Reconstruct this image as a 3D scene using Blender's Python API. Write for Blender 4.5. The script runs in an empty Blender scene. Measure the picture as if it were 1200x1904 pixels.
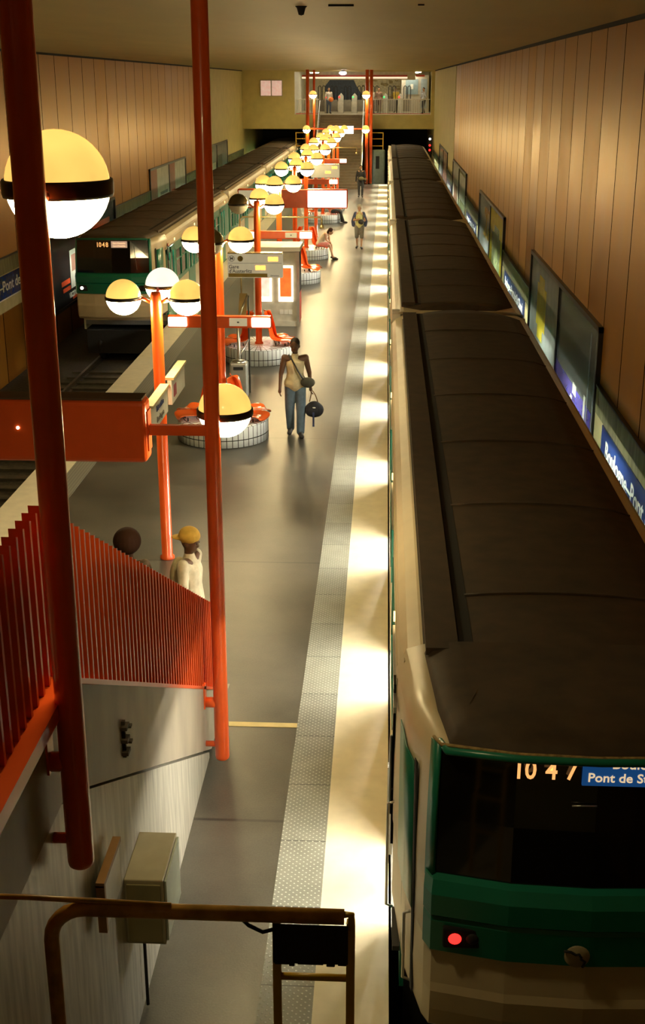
import bpy, bmesh, math, random
from mathutils import Vector, Matrix
random.seed(7)
C = bpy.context.scene.collection
PI = math.pi
# ---------------------------------------------------------------- camera, world, exposure
cam = bpy.data.objects.new('camera', bpy.data.cameras.new('camera')); C.objects.link(cam)
cam.location = (0, 0, 6.2)
cam.rotation_euler = (math.radians(90 - 19.37), 0, math.radians(2.86))
cam.data.sensor_fit = 'VERTICAL'; cam.data.sensor_height = 24
cam.data.lens = 24 * 2267 / 1904
cam.data.clip_start = 0.05; cam.data.clip_end = 400
sc = bpy.context.scene
sc.camera = cam
W = bpy.data.worlds.new('world'); sc.world = W; W.use_nodes = True
W.node_tree.nodes['Background'].inputs[0].default_value = (0.02, 0.016, 0.01, 1)
W.node_tree.nodes['Background'].inputs[1].default_value = 0.0
sc.view_settings.view_transform = 'Standard'
sc.view_settings.look = 'None'
sc.view_settings.exposure = 0.35
sc.view_settings.gamma = 1
sc.view_settings.use_curve_mapping = False
sc.cycles.use_denoising = True
sc.cycles.max_bounces = 8
sc.cycles.diffuse_bounces = 4
sc.cycles.sample_clamp_indirect = 6
sc.cycles.caustics_reflective = False
sc.cycles.caustics_refractive = False
L_GLOBE = 62.0      # lower half of a globe lamp
L_AMBER = 1.0      # amber upper half
L_TRAIN = 330.0      # tubes in the coaches
L_HALL = 26.0        # tubes of the ticket halls

# ---------------------------------------------------------------- materials
MATS = {}
def mat(name, col, rough=0.5, metal=0.0, var=0.12, scale=6.0, bump=0.0, emit=0.0, coat=0.0, spec=0.5, stretch=None):
    if name in MATS: return MATS[name]
    m = bpy.data.materials.new(name); m.use_nodes = True
    nt = m.node_tree; b = nt.nodes['Principled BSDF']
    b.inputs['Roughness'].default_value = rough; b.inputs['Metallic'].default_value = metal
    b.inputs['Coat Weight'].default_value = coat; b.inputs['Specular IOR Level'].default_value = spec
    tc = nt.nodes.new('ShaderNodeTexCoord'); n = nt.nodes.new('ShaderNodeTexNoise')
    n.inputs['Scale'].default_value = scale; n.inputs['Detail'].default_value = 5
    src = tc.outputs['Object']
    if stretch:
        mp = nt.nodes.new('ShaderNodeMapping'); mp.inputs['Scale'].default_value = stretch
        nt.links.new(src, mp.inputs['Vector']); src = mp.outputs['Vector']
    nt.links.new(src, n.inputs['Vector'])
    r = nt.nodes.new('ShaderNodeValToRGB')
    r.color_ramp.elements[0].position = 0.3; r.color_ramp.elements[1].position = 0.7
    r.color_ramp.elements[0].color = tuple(max(0, c * (1 - var)) for c in col[:3]) + (1,)
    r.color_ramp.elements[1].color = tuple(min(1, c * (1 + var)) for c in col[:3]) + (1,)
    nt.links.new(n.outputs['Fac'], r.inputs['Fac']); nt.links.new(r.outputs['Color'], b.inputs['Base Color'])
    if bump:
        bp = nt.nodes.new('ShaderNodeBump'); bp.inputs['Strength'].default_value = bump; bp.inputs['Distance'].default_value = 0.01
        nt.links.new(n.outputs['Fac'], bp.inputs['Height']); nt.links.new(bp.outputs['Normal'], b.inputs['Normal'])
    if emit:
        nt.links.new(r.outputs['Color'], b.inputs['Emission Color']); b.inputs['Emission Strength'].default_value = emit
    MATS[name] = m
    return m

def N(nt, t, **kw):
    n = nt.nodes.new(t)
    for k, v in kw.items(): setattr(n, k, v)
    return n
def math_n(nt, op, a, b=None):
    n = nt.nodes.new('ShaderNodeMath'); n.operation = op
    for i, v in enumerate((a, b)):
        if v is None: continue
        if isinstance(v, (int, float)): n.inputs[i].default_value = v
        else: nt.links.new(v, n.inputs[i])
    return n.outputs[0]

def glass_mat():
    m = bpy.data.materials.new('window_glass'); m.use_nodes = True; nt = m.node_tree
    nt.nodes.remove(nt.nodes['Principled BSDF']); out = nt.nodes['Material Output']
    t = N(nt, 'ShaderNodeBsdfTransparent'); t.inputs[0].default_value = (0.86, 0.92, 0.88, 1)
    g = N(nt, 'ShaderNodeBsdfGlossy'); g.inputs['Roughness'].default_value = 0.03
    f = N(nt, 'ShaderNodeFresnel'); f.inputs[0].default_value = 1.5
    x = N(nt, 'ShaderNodeMixShader')
    nt.links.new(f.outputs[0], x.inputs[0]); nt.links.new(t.outputs[0], x.inputs[1]); nt.links.new(g.outputs[0], x.inputs[2])
    nt.links.new(x.outputs[0], out.inputs[0]); MATS['glass'] = m; return m
glass = glass_mat()

def wall_mat(pw=1.48):
    m = bpy.data.materials.new('lacquered_wall_panels'); m.use_nodes = True; nt = m.node_tree; b = nt.nodes['Principled BSDF']
    tc = N(nt, 'ShaderNodeTexCoord'); sp = N(nt, 'ShaderNodeSeparateXYZ'); nt.links.new(tc.outputs['Object'], sp.inputs[0])
    q = math_n(nt, 'DIVIDE', sp.outputs['Y'], pw); fl = math_n(nt, 'FLOOR', q); fr = math_n(nt, 'FRACT', q)
    seam = math_n(nt, 'LESS_THAN', math_n(nt, 'ABSOLUTE', math_n(nt, 'SUBTRACT', fr, 0.5)), 0.484)  # 1 on panel, 0 on seam
    wn = N(nt, 'ShaderNodeTexWhiteNoise', noise_dimensions='1D'); nt.links.new(fl, wn.inputs['W'])
    mp = N(nt, 'ShaderNodeMapping'); mp.inputs['Scale'].default_value = (1, 1.3, 0.6)
    nt.links.new(tc.outputs['Object'], mp.inputs['Vector'])
    n = N(nt, 'ShaderNodeTexNoise'); n.inputs['Scale'].default_value = 1.6; n.inputs['Detail'].default_value = 4
    nt.links.new(mp.outputs[0], n.inputs['Vector'])
    f = math_n(nt, 'ADD', math_n(nt, 'MULTIPLY', wn.outputs['Value'], 0.38), math_n(nt, 'MULTIPLY', n.outputs['Fac'], 0.75))
    r = N(nt, 'ShaderNodeValToRGB'); nt.links.new(f, r.inputs['Fac'])
    r.color_ramp.elements[0].position = 0.2; r.color_ramp.elements[0].color = (0.25, 0.085, 0.010, 1)
    r.color_ramp.elements[1].position = 0.85; r.color_ramp.elements[1].color = (0.40, 0.185, 0.026, 1)
    mx = N(nt, 'ShaderNodeMix', data_type='RGBA'); nt.links.new(seam, mx.inputs[0])
    mx.inputs[6].default_value = (0.012, 0.005, 0.003, 1); nt.links.new(r.outputs[0], mx.inputs[7])
    nt.links.new(mx.outputs[2], b.inputs['Base Color'])
    rg = math_n(nt, 'ADD', math_n(nt, 'MULTIPLY', wn.outputs['Value'], 0.10), math_n(nt, 'ADD', 0.285, math_n(nt, 'MULTIPLY', n.outputs['Fac'], 0.16))); nt.links.new(rg, b.inputs['Roughness'])
    nt.links.new(math_n(nt, 'MULTIPLY', seam, 0.8), b.inputs['Specular IOR Level']); b.inputs['Specular Tint'].default_value = (1, .78, .38, 1); nt.links.new(math_n(nt, 'MULTIPLY', seam, 0.3), b.inputs['Metallic'])
    bp = N(nt, 'ShaderNodeBump'); bp.inputs['Strength'].default_value = 0.6; bp.inputs['Distance'].default_value = 0.012
    h = math_n(nt, 'ADD', seam, math_n(nt, 'MULTIPLY', n.outputs['Fac'], 0.45))
    nt.links.new(h, bp.inputs['Height']); nt.links.new(bp.outputs[0], b.inputs['Normal'])
    return m
M_wall = wall_mat(); M_wall_left = wall_mat(1.70)

def floor_mat():
    m = bpy.data.materials.new('dark_polished_asphalt'); m.use_nodes = True; nt = m.node_tree; b = nt.nodes['Principled BSDF']
    tc = N(nt, 'ShaderNodeTexCoord')
    n = N(nt, 'ShaderNodeTexNoise'); n.inputs['Scale'].default_value = 0.9; n.inputs['Detail'].default_value = 9; n.inputs['Roughness'].default_value = 0.62; nt.links.new(tc.outputs['Object'], n.inputs['Vector'])
    n2 = N(nt, 'ShaderNodeTexNoise'); n2.inputs['Scale'].default_value = 60; n2.inputs['Detail'].default_value = 3; nt.links.new(tc.outputs['Object'], n2.inputs['Vector'])
    r = N(nt, 'ShaderNodeValToRGB'); nt.links.new(math_n(nt, 'ADD', math_n(nt, 'MULTIPLY', n.outputs['Fac'], .75), math_n(nt, 'MULTIPLY', n2.outputs['Fac'], .25)), r.inputs['Fac'])
    r.color_ramp.elements[0].position = 0.3; r.color_ramp.elements[0].color = (0.022, 0.022, 0.018, 1)
    r.color_ramp.elements[1].position = 0.75; r.color_ramp.elements[1].color = (0.105, 0.094, 0.070, 1)
    # joint lines across the platform every 6.2 m
    sp = N(nt, 'ShaderNodeSeparateXYZ'); nt.links.new(tc.outputs['Object'], sp.inputs[0])
    fr = math_n(nt, 'FRACT', math_n(nt, 'DIVIDE', sp.outputs['Y'], 6.2))
    seam = math_n(nt, 'LESS_THAN', math_n(nt, 'ABSOLUTE', math_n(nt, 'SUBTRACT', fr, 0.5)), 0.003)
    mx = N(nt, 'ShaderNodeMix', data_type='RGBA'); nt.links.new(seam, mx.inputs[0])
    nt.links.new(r.outputs[0], mx.inputs[6]); mx.inputs[7].default_value = (0.02, 0.018, 0.014, 1)
    nt.links.new(mx.outputs[2], b.inputs['Base Color'])
    nt.links.new(math_n(nt, 'ADD', 0.285, math_n(nt, 'MULTIPLY', n.outputs['Fac'], 0.10)), b.inputs['Roughness'])
    b.inputs['Specular IOR Level'].default_value = 0.7
    bp = N(nt, 'ShaderNodeBump'); bp.inputs['Strength'].default_value = 0.25; bp.inputs['Distance'].default_value = 0.004
    nt.links.new(n2.outputs['Fac'], bp.inputs['Height']); nt.links.new(bp.outputs[0], b.inputs['Normal'])
    return m
M_floor = floor_mat()

def dots_mat():
    m = bpy.data.materials.new('studded_tactile_paving'); m.use_nodes = True; nt = m.node_tree; b = nt.nodes['Principled BSDF']
    tc = N(nt, 'ShaderNodeTexCoord'); mp = N(nt, 'ShaderNodeMapping'); mp.inputs['Rotation'].default_value = (0, 0, PI / 4)
    nt.links.new(tc.outputs['Object'], mp.inputs['Vector']); sp = N(nt, 'ShaderNodeSeparateXYZ'); nt.links.new(mp.outputs[0], sp.inputs[0])
    S = 0.042
    def cell(o): return math_n(nt, 'SUBTRACT', math_n(nt, 'FRACT', math_n(nt, 'DIVIDE', o, S)), 0.5)
    cx, cy = cell(sp.outputs['X']), cell(sp.outputs['Y'])
    d = math_n(nt, 'SQRT', math_n(nt, 'ADD', math_n(nt, 'MULTIPLY', cx, cx), math_n(nt, 'MULTIPLY', cy, cy)))
    dome = math_n(nt, 'MAXIMUM', math_n(nt, 'SUBTRACT', 0.25, d), 0.0)
    s0 = N(nt, 'ShaderNodeSeparateXYZ'); nt.links.new(tc.outputs['Object'], s0.inputs[0])
    fr = math_n(nt, 'FRACT', math_n(nt, 'DIVIDE', s0.outputs['Y'], 0.9)); sl = math_n(nt, 'FLOOR', math_n(nt, 'DIVIDE', s0.outputs['Y'], 0.9))
    seam = math_n(nt, 'LESS_THAN', fr, 0.012)
    wn = N(nt, 'ShaderNodeTexWhiteNoise', noise_dimensions='1D'); nt.links.new(sl, wn.inputs['W'])
    n = N(nt, 'ShaderNodeTexNoise'); n.inputs['Scale'].default_value = 5; n.inputs['Detail'].default_value = 6; nt.links.new(tc.outputs['Object'], n.inputs['Vector'])
    r = N(nt, 'ShaderNodeValToRGB'); nt.links.new(math_n(nt, 'ADD', math_n(nt, 'MULTIPLY', wn.outputs['Value'], .3), math_n(nt, 'MULTIPLY', n.outputs['Fac'], .7)), r.inputs['Fac'])
    r.color_ramp.elements[0].position = 0.2; r.color_ramp.elements[0].color = (0.14, 0.145, 0.12, 1)
    r.color_ramp.elements[1].position = 0.85; r.color_ramp.elements[1].color = (0.24, 0.245, 0.20, 1)
    mx = N(nt, 'ShaderNodeMix', data_type='RGBA'); nt.links.new(seam, mx.inputs[0]); nt.links.new(r.outputs[0], mx.inputs[6]); mx.inputs[7].default_value = (0.03, 0.03, 0.025, 1)
    mx2 = N(nt, 'ShaderNodeMix', data_type='RGBA'); nt.links.new(math_n(nt, 'MINIMUM', math_n(nt, 'MULTIPLY', dome, 5.0), 1.0), mx2.inputs[0])
    nt.links.new(mx.outputs[2], mx2.inputs[6]); mx2.inputs[7].default_value = (0.5, 0.5, 0.44, 1)
    nt.links.new(mx2.outputs[2], b.inputs['Base Color']); b.inputs['Roughness'].default_value = 0.42
    bp = N(nt, 'ShaderNodeBump'); bp.inputs['Strength'].default_value = 1.0; bp.inputs['Distance'].default_value = 0.012
    nt.links.new(dome, bp.inputs['Height']); nt.links.new(bp.outputs[0], b.inputs['Normal'])
    return m
M_dots = dots_mat()

def tile_mat(name, su, sv, mode):
    # white tiles with dark joints; mode 'side' wraps round the z axis, 'top' is radial
    m = bpy.data.materials.new(name); m.use_nodes = True; nt = m.node_tree; b = nt.nodes['Principled BSDF']
    tc = N(nt, 'ShaderNodeTexCoord'); sp = N(nt, 'ShaderNodeSeparateXYZ'); nt.links.new(tc.outputs['Object'], sp.inputs[0])
    ang = math_n(nt, 'ARCTAN2', sp.outputs['Y'], sp.outputs['X'])
    u = math_n(nt, 'FRACT', math_n(nt, 'MULTIPLY', math_n(nt, 'ADD', ang, PI), su / (2 * PI)))
    if mode == 'side': v = math_n(nt, 'FRACT', math_n(nt, 'DIVIDE', math_n(nt, 'ADD', sp.outputs['Z'], .095), sv))
    else:
        rr = math_n(nt, 'SQRT', math_n(nt, 'ADD', math_n(nt, 'MULTIPLY', sp.outputs['X'], sp.outputs['X']), math_n(nt, 'MULTIPLY', sp.outputs['Y'], sp.outputs['Y'])))
        v = math_n(nt, 'FRACT', math_n(nt, 'DIVIDE', rr, sv))
    j = math_n(nt, 'MAXIMUM', math_n(nt, 'LESS_THAN', u, 0.13), math_n(nt, 'LESS_THAN', v, 0.07))
    mx = N(nt, 'ShaderNodeMix', data_type='RGBA'); nt.links.new(j, mx.inputs[0])
    mx.inputs[6].default_value = (0.84, 0.88, 0.86, 1); mx.inputs[7].default_value = (0.03, 0.03, 0.022, 1)
    nt.links.new(mx.outputs[2], b.inputs['Base Color']); b.inputs['Roughness'].default_value = 0.15
    return m
M_tile_side = tile_mat('glazed_white_tiles', 50, 0.23, 'side')
M_tile_top = tile_mat('glazed_white_tiles_radial', 40, 0.24, 'top')

def step_mat():
    m = bpy.data.materials.new('ribbed_platform_band'); m.use_nodes = True; nt = m.node_tree; b = nt.nodes['Principled BSDF']
    tc = N(nt, 'ShaderNodeTexCoord'); sp = N(nt, 'ShaderNodeSeparateXYZ'); nt.links.new(tc.outputs['Object'], sp.inputs[0])
    fr = math_n(nt, 'FRACT', math_n(nt, 'DIVIDE', sp.outputs['X'], 0.05))
    s = math_n(nt, 'LESS_THAN', fr, 0.3)
    mx = N(nt, 'ShaderNodeMix', data_type='RGBA'); nt.links.new(s, mx.inputs[0]); mx.inputs[6].default_value = (0.19, 0.18, 0.14, 1); mx.inputs[7].default_value = (0.13, 0.125, 0.1, 1)
    nt.links.new(mx.outputs[2], b.inputs['Base Color']); b.inputs['Roughness'].default_value = 0.55
    return m
M_ribs = step_mat()

M_ceil = mat('painted_concrete_ceiling', (0.50, 0.40, 0.17), 0.6, var=0.06, scale=1.2, stretch=(1, .25, 1))
M_yellow_wall = mat('yellowed_plaster', (0.52, 0.44, 0.17), 0.6, var=0.08, scale=2)
M_white_strip = mat('worn_white_edge_paint', (0.68, 0.61, 0.42), 0.42, var=0.07, scale=5)
M_conc = mat('grey_painted_concrete', (0.31, 0.275, 0.21), 0.5, var=0.16, scale=3.5, bump=0.1, stretch=(1, 1, .4))
M_whitewall = mat('stained_white_wall', (0.44, 0.42, 0.35), 0.35, var=0.32, scale=4, bump=0.15, stretch=(4, 4, .5))
M_black = mat('flat_black', (0.012, 0.011, 0.009), 0.8)
M_ballast = mat('dark_track_bed', (0.045, 0.036, 0.024), 0.9, var=0.5, scale=14, bump=0.8)
M_rail = mat('steel_rail', (0.25, 0.21, 0.17), 0.35, 0.9)
M_orange = mat('orange_enamel', (0.76, 0.10, 0.015), 0.28, var=0.05, coat=0.3)
M_orange_slat = mat('orange_painted_bar', (0.62, 0.075, 0.012), 0.33, var=0.06)
M_seat = mat('orange_moulded_plastic', (0.85, 0.13, 0.02), 0.16, var=0.03, coat=0.5)
M_dark_ring = mat('dark_lamp_ring', (0.02, 0.014, 0.008), 0.35, 0.3)
M_cream = mat('cream_coach_paint', (0.62, 0.52, 0.34), 0.35, var=0.06, scale=3)
M_green = mat('jade_green_coach_paint', (0.008, 0.17, 0.105), 0.3, var=0.08, scale=3)
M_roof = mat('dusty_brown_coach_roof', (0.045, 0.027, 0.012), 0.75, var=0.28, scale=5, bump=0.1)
M_roof_l = mat('pale_brown_coach_roof', (0.085, 0.060, 0.034), 0.75, var=0.25, scale=5, bump=0.1)  # lighter brown for the roofs of the left-hand train
M_rib = mat('near_black_matt', (0.008, 0.007, 0.006), 0.9)
M_under = mat('greasy_underframe', (0.015, 0.014, 0.012), 0.7)
M_interior = mat('coach_interior_laminate', (0.6, 0.57, 0.48), 0.5)
M_coachfloor = mat('coach_floor', (0.2, 0.2, 0.19), 0.5)
M_coachseat = mat('coach_seat_blue', (0.03, 0.12, 0.14), 0.5)
M_steel = mat('brushed_steel', (0.55, 0.55, 0.52), 0.3, 0.9, var=0.08)
M_rubber = mat('black_rubber', (0.01, 0.01, 0.01), 0.6)
M_yellow = mat('yellow_safety_paint', (0.55, 0.33, 0.015), 0.4, var=0.15)
M_brownpipe = mat('brown_worn_yellow_paint', (0.46, 0.25, 0.05), 0.3, var=0.35, scale=12)
M_brass = mat('pale_brass_tube', (0.6, 0.45, 0.22), 0.25, 0.7)
M_darkglass = mat('dark_windscreen', (0.006, 0.005, 0.004), 0.06, spec=0.7)
M_tube = mat('lit_tube', (1.0, 0.92, 0.76), emit=L_TRAIN, var=0.0)
M_halltube = mat('lit_hall_tube', (1.0, 0.90, 0.66), emit=L_HALL, var=0.0)
M_lamp_low = mat('lit_globe_glass', (1.0, 0.80, 0.39), 0.2, emit=L_GLOBE, var=0.0)
M_lamp_top = mat('amber_globe_glass', (1.0, 0.54, 0.12), 0.2, emit=L_AMBER, var=0.22, scale=2.2)
M_lamp_white = mat('white_lit_dome', (0.9, 0.85, 0.75), 0.3, emit=0.9, var=0.06)
M_off_top = mat('unlit_smoky_glass', (0.10, 0.075, 0.035), 0.15)
M_off_low = mat('unlit_opal_glass', (0.62, 0.58, 0.45), 0.2)
M_box_lit = mat('lit_sign_face', (1.0, 0.92, 0.78), 0.3, emit=2.6, var=0.0)
M_amber_led = mat('amber_figures', (1.0, 0.38, 0.06), emit=2.6, var=0.0)
M_digit = mat('backlit_orange_figures', (1.0, 0.45, 0.14), emit=0.9, var=0.0)
M_destblue = mat('backlit_blue_blind', (0.02, 0.13, 0.42), 0.4, emit=0.25, var=0.0)
M_desttxt = mat('blind_lettering', (1.0, 0.72, 0.42), 0.4, emit=0.6, var=0.0)
M_red = mat('lit_red_lamp', (1.0, 0.02, 0.015), emit=2.5, var=0.0)
M_white_l = mat('lit_white_lamp', (1.0, 0.95, 0.8), emit=6, var=0.0)
M_green_l = mat('lit_green_lamp', (0.03, 0.9, 0.15), emit=1.5, var=0.0)
M_panel = mat('pale_backlit_sign_face', (0.62, 0.58, 0.42), 0.4, var=0.04, emit=0.28)
M_ink = mat('dark_ink', (0.02, 0.02, 0.02), 0.5)
M_grey_ink = mat('grey_ink', (0.12, 0.11, 0.09), 0.5)
M_olive = mat('ochre_band', (0.34, 0.24, 0.03), 0.4)
M_white = mat('white_enamel', (0.78, 0.76, 0.7), 0.35, var=0.03)
M_blue = mat('blue_enamel', (0.02, 0.045, 0.20), 0.15, var=0.1)
M_band = mat('cream_enamel_band', (0.62, 0.54, 0.30), 0.22, var=0.12, scale=3)
M_band_top = mat('grimy_olive_band', (0.27, 0.26, 0.15), 0.2, var=0.25, scale=3, stretch=(1, 3, .5))
M_frame = mat('black_poster_frame', (0.015, 0.013, 0.012), 0.4)
M_gridmetal = mat('grey_green_cabinet', (0.12, 0.16, 0.13), 0.5)
M_box = mat('beige_metal_box', (0.38, 0.33, 0.2), 0.45, var=0.08)

# ---------------------------------------------------------------- mesh helpers
OFF = {}
def setp(o, label=None, cat=None, group=None, kind=None):
    if label: o['label'] = label
    if cat: o['category'] = cat
    if group: o['group'] = group
    if kind: o['kind'] = kind
    return o
def thing(name, label, cat, loc=(0, 0, 0), rotz=0, group=None):
    o = bpy.data.objects.new(name, None); C.objects.link(o); o.empty_display_size = 0.1
    o.location = loc; o.rotation_euler = (0, 0, rotz); OFF[o.name] = Vector(loc)
    return setp(o, label, cat, group)

class MB:
    """collects shapes in WORLD coordinates (or local ones when the parent sits at the origin)"""
    def __init__(s): s.v = []; s.f = []; s.m = []; s.sm = []
    def add(s, vs, fs, mi=0, smooth=False):
        b = len(s.v); s.v += [Vector(p) for p in vs]
        for f in fs: s.f.append([b + i for i in f]); s.m.append(mi); s.sm.append(smooth)
        return s
    def box(s, x0, x1, y0, y1, z0, z1, mi=0):
        vs = [(x, y, z) for x in (x0, x1) for y in (y0, y1) for z in (z0, z1)]
        return s.add(vs, [(0, 1, 3, 2), (4, 6, 7, 5), (0, 4, 5, 1), (2, 3, 7, 6), (0, 2, 6, 4), (1, 5, 7, 3)], mi)
    def tube(s, pts, r, n=12, mi=0, caps=True, r2=None):
        pts = [Vector(p) for p in pts]; rings = []; k = len(pts); up = None
        for i, p in enumerate(pts):
            d = (pts[min(i + 1, k - 1)] - pts[max(i - 1, 0)]).normalized()
            if up is None: up = Vector((0, 0, 1)) if abs(d.z) < 0.9 else Vector((1, 0, 0))
            a = d.cross(up).normalized(); b2 = a.cross(d).normalized(); up = b2
            rr = r if r2 is None else r + (r2 - r) * i / max(1, k - 1)
            rings.append([p + a * rr * math.cos(2 * PI * j / n) + b2 * rr * math.sin(2 * PI * j / n) for j in range(n)])
        vs = [q for R in rings for q in R]; fs = []
        for i in range(k - 1):
            for j in range(n): fs.append((i * n + j, i * n + (j + 1) % n, (i + 1) * n + (j + 1) % n, (i + 1) * n + j))
        s.add(vs, fs, mi, True)
        if caps: b = len(s.v) - len(vs); s.f.append([b + j for j in range(n)][::-1]); s.m.append(mi); s.sm.append(False); s.f.append([b + (k - 1) * n + j for j in range(n)]); s.m.append(mi); s.sm.append(False)
        return s
    def lathe(s, prof, c=(0, 0, 0), n=24, mi=0, smooth=True):
        c = Vector(c); vs = []; fs = []
        for (r, z) in prof:
            for j in range(n): vs.append(c + Vector((r * math.cos(2 * PI * j / n), r * math.sin(2 * PI * j / n), z)))
        for i in range(len(prof) - 1):
            for j in range(n): fs.append((i * n + j, i * n + (j + 1) % n, (i + 1) * n + (j + 1) % n, (i + 1) * n + j))
        return s.add(vs, fs, mi, smooth)
    def ell(s, c, rx, ry, rz, n=16, m=10, mi=0):
        c = Vector(c); vs = []; fs = []
        for i in range(m + 1):
            t = PI * i / m
            for j in range(n): a = 2 * PI * j / n; vs.append(c + Vector((rx * math.sin(t) * math.cos(a), ry * math.sin(t) * math.sin(a), rz * math.cos(t))))
        for i in range(m):
            for j in range(n): fs.append((i * n + j, i * n + (j + 1) % n, (i + 1) * n + (j + 1) % n, (i + 1) * n + j))
        return s.add(vs, fs, mi, True)
    def prism(s, poly, axis, a, b, mi=0):
        """polygon of 2-D points extruded along axis; 'x': poly=(y,z), 'y': poly=(x,z), 'z': poly=(x,y)"""
        def P(u, v, w): return {'x': (w, u, v), 'y': (u, w, v), 'z': (u, v, w)}[axis]
        n = len(poly); vs = [P(u, v, a) for u, v in poly] + [P(u, v, b) for u, v in poly]
        fs = [tuple(range(n)), tuple(range(2 * n - 1, n - 1, -1))] + [(i, (i + 1) % n, n + (i + 1) % n, n + i) for i in range(n)]
        return s.add(vs, fs, mi)
    def bone(s, p0, p1, r0, r1, n=12, fx=1.0):
        p0 = Vector(p0); p1 = Vector(p1); k = max(2, int((p1 - p0).length / 0.04) + 1)
        s.ell(p0, r0 * fx, r0, r0, n, 8); s.ell(p1, r1 * fx, r1, r1, n, 8)
        d = (p1 - p0)
        if d.length < 1e-5: return s
        q = d.to_track_quat('Z', 'X').to_matrix()
        vs = []
        for i in range(k + 1):
            t = i / k; r = r0 + (r1 - r0) * t
            for j in range(n):
                a = 2 * PI * j / n; o = q @ Vector((r * math.cos(a), r * math.sin(a), 0)); o.x *= fx; vs.append(p0 + d * t + o)
        fs = [(i * n + j, i * n + (j + 1) % n, (i + 1) * n + (j + 1) % n, (i + 1) * n + j) for i in range(k) for j in range(n)]
        fs += [tuple(range(n - 1, -1, -1)), tuple(k * n + j for j in range(n))]
        return s.add(vs, fs, 0, True)
    def xform(s, M): s.v = [M @ p for p in s.v]; return s
    def build(s, name, mats, parent=None, label=None, cat=None, group=None, kind=None, loc=None, bevel=0, voxel=0, solid=0, sub=0):
        if not isinstance(mats, (list, tuple)): mats = [mats]
        off = Vector(loc) if loc is not None else Vector((0, 0, 0))
        base = off
        if parent is not None: base = OFF.get(parent.name, Vector((0, 0, 0)))
        me = bpy.data.meshes.new(name); me.from_pydata([tuple(p - base) for p in s.v], [], s.f)
        for m in mats: me.materials.append(m)
        for p, mi, sm in zip(me.polygons, s.m, s.sm): p.material_index = mi; p.use_smooth = sm
        bm = bmesh.new(); bm.from_mesh(me)
        if not s_keep.get('doubles'): bmesh.ops.remove_doubles(bm, verts=bm.verts, dist=1e-5)
        bmesh.ops.recalc_face_normals(bm, faces=bm.faces); bm.to_mesh(me); bm.free()
        o = bpy.data.objects.new(name, me); C.objects.link(o)
        if voxel or bevel or solid or sub:
            if solid: md = o.modifiers.new('s', 'SOLIDIFY'); md.thickness = solid; md.offset = 0
            if bevel: md = o.modifiers.new('b', 'BEVEL'); md.width = bevel; md.segments = 3; md.limit_method = 'ANGLE'
            if voxel:
                md = o.modifiers.new('r', 'REMESH'); md.mode = 'VOXEL'; md.voxel_size = voxel; md.use_smooth_shade = True
                md = o.modifiers.new('m', 'SMOOTH'); md.factor = 0.5; md.iterations = 4
            if sub: md = o.modifiers.new('u', 'SUBSURF'); md.levels = sub; md.render_levels = sub
            dg = bpy.context.evaluated_depsgraph_get(); ev = o.evaluated_get(dg)
            nm = bpy.data.meshes.new_from_object(ev); o.modifiers.clear(); o.data = nm; nm.name = name
            if voxel or solid or sub:
                for p in nm.polygons: p.use_smooth = True
            if voxel:
                while len(nm.materials) > 1: nm.materials.pop()
                for p in nm.polygons: p.material_index = 0
        if parent is not None:
            o.parent = parent; OFF[o.name] = base
        else:
            o.location = off; OFF[o.name] = off
        return setp(o, label, cat, group, kind)
s_keep = {}
def mb(): return MB()

def text(name, s, size, m, parent, at, facing, align='CENTER', sx=1.0, depth=0.004, label=None):
    """lettering as a mesh; at = world point, facing: 'S' to the camera end (-Y), 'W' to -X, 'E' to +X"""
    cu = bpy.data.curves.new('t', 'FONT'); cu.body = s; cu.size = size; cu.align_x = align; cu.align_y = 'CENTER'; cu.extrude = depth; cu.offset = size * 0.015
    cu.resolution_u = 3
    t = bpy.data.objects.new('t', cu); C.objects.link(t)
    dg = bpy.context.evaluated_depsgraph_get(); me = bpy.data.meshes.new_from_object(t.evaluated_get(dg))
    bpy.data.objects.remove(t); bpy.data.curves.remove(cu)
    B = {'S': ((1, 0, 0), (0, 0, 1), (0, -1, 0)), 'W': ((0, -1, 0), (0, 0, 1), (-1, 0, 0)), 'E': ((0, 1, 0), (0, 0, 1), (1, 0, 0))}[facing]
    M = Matrix([[B[0][i], B[1][i], B[2][i]] for i in range(3)]).to_4x4()
    base = OFF.get(parent.name, Vector((0, 0, 0))) if parent is not None else Vector((0, 0, 0))
    me.transform(Matrix.Translation(Vector(at) - base) @ M @ Matrix.Diagonal((sx, 1, 1, 1)))
    me.materials.clear(); me.materials.append(m); me.name = name
    o = bpy.data.objects.new(name, me); C.objects.link(o); o.parent = parent
    if label: o['label'] = label
    return o
def dup(root, loc, rotz=0, label=None, group=None):
    r = root.copy(); C.objects.link(r); r.location = loc; r.rotation_euler = (0, 0, rotz)
    if label: r['label'] = label
    if group: r['group'] = group
    for ch in list(root.children):
        c = ch.copy(); C.objects.link(c); c.parent = r
        for g in list(ch.children):
            d = g.copy(); C.objects.link(d); d.parent = c
    return r

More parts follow.
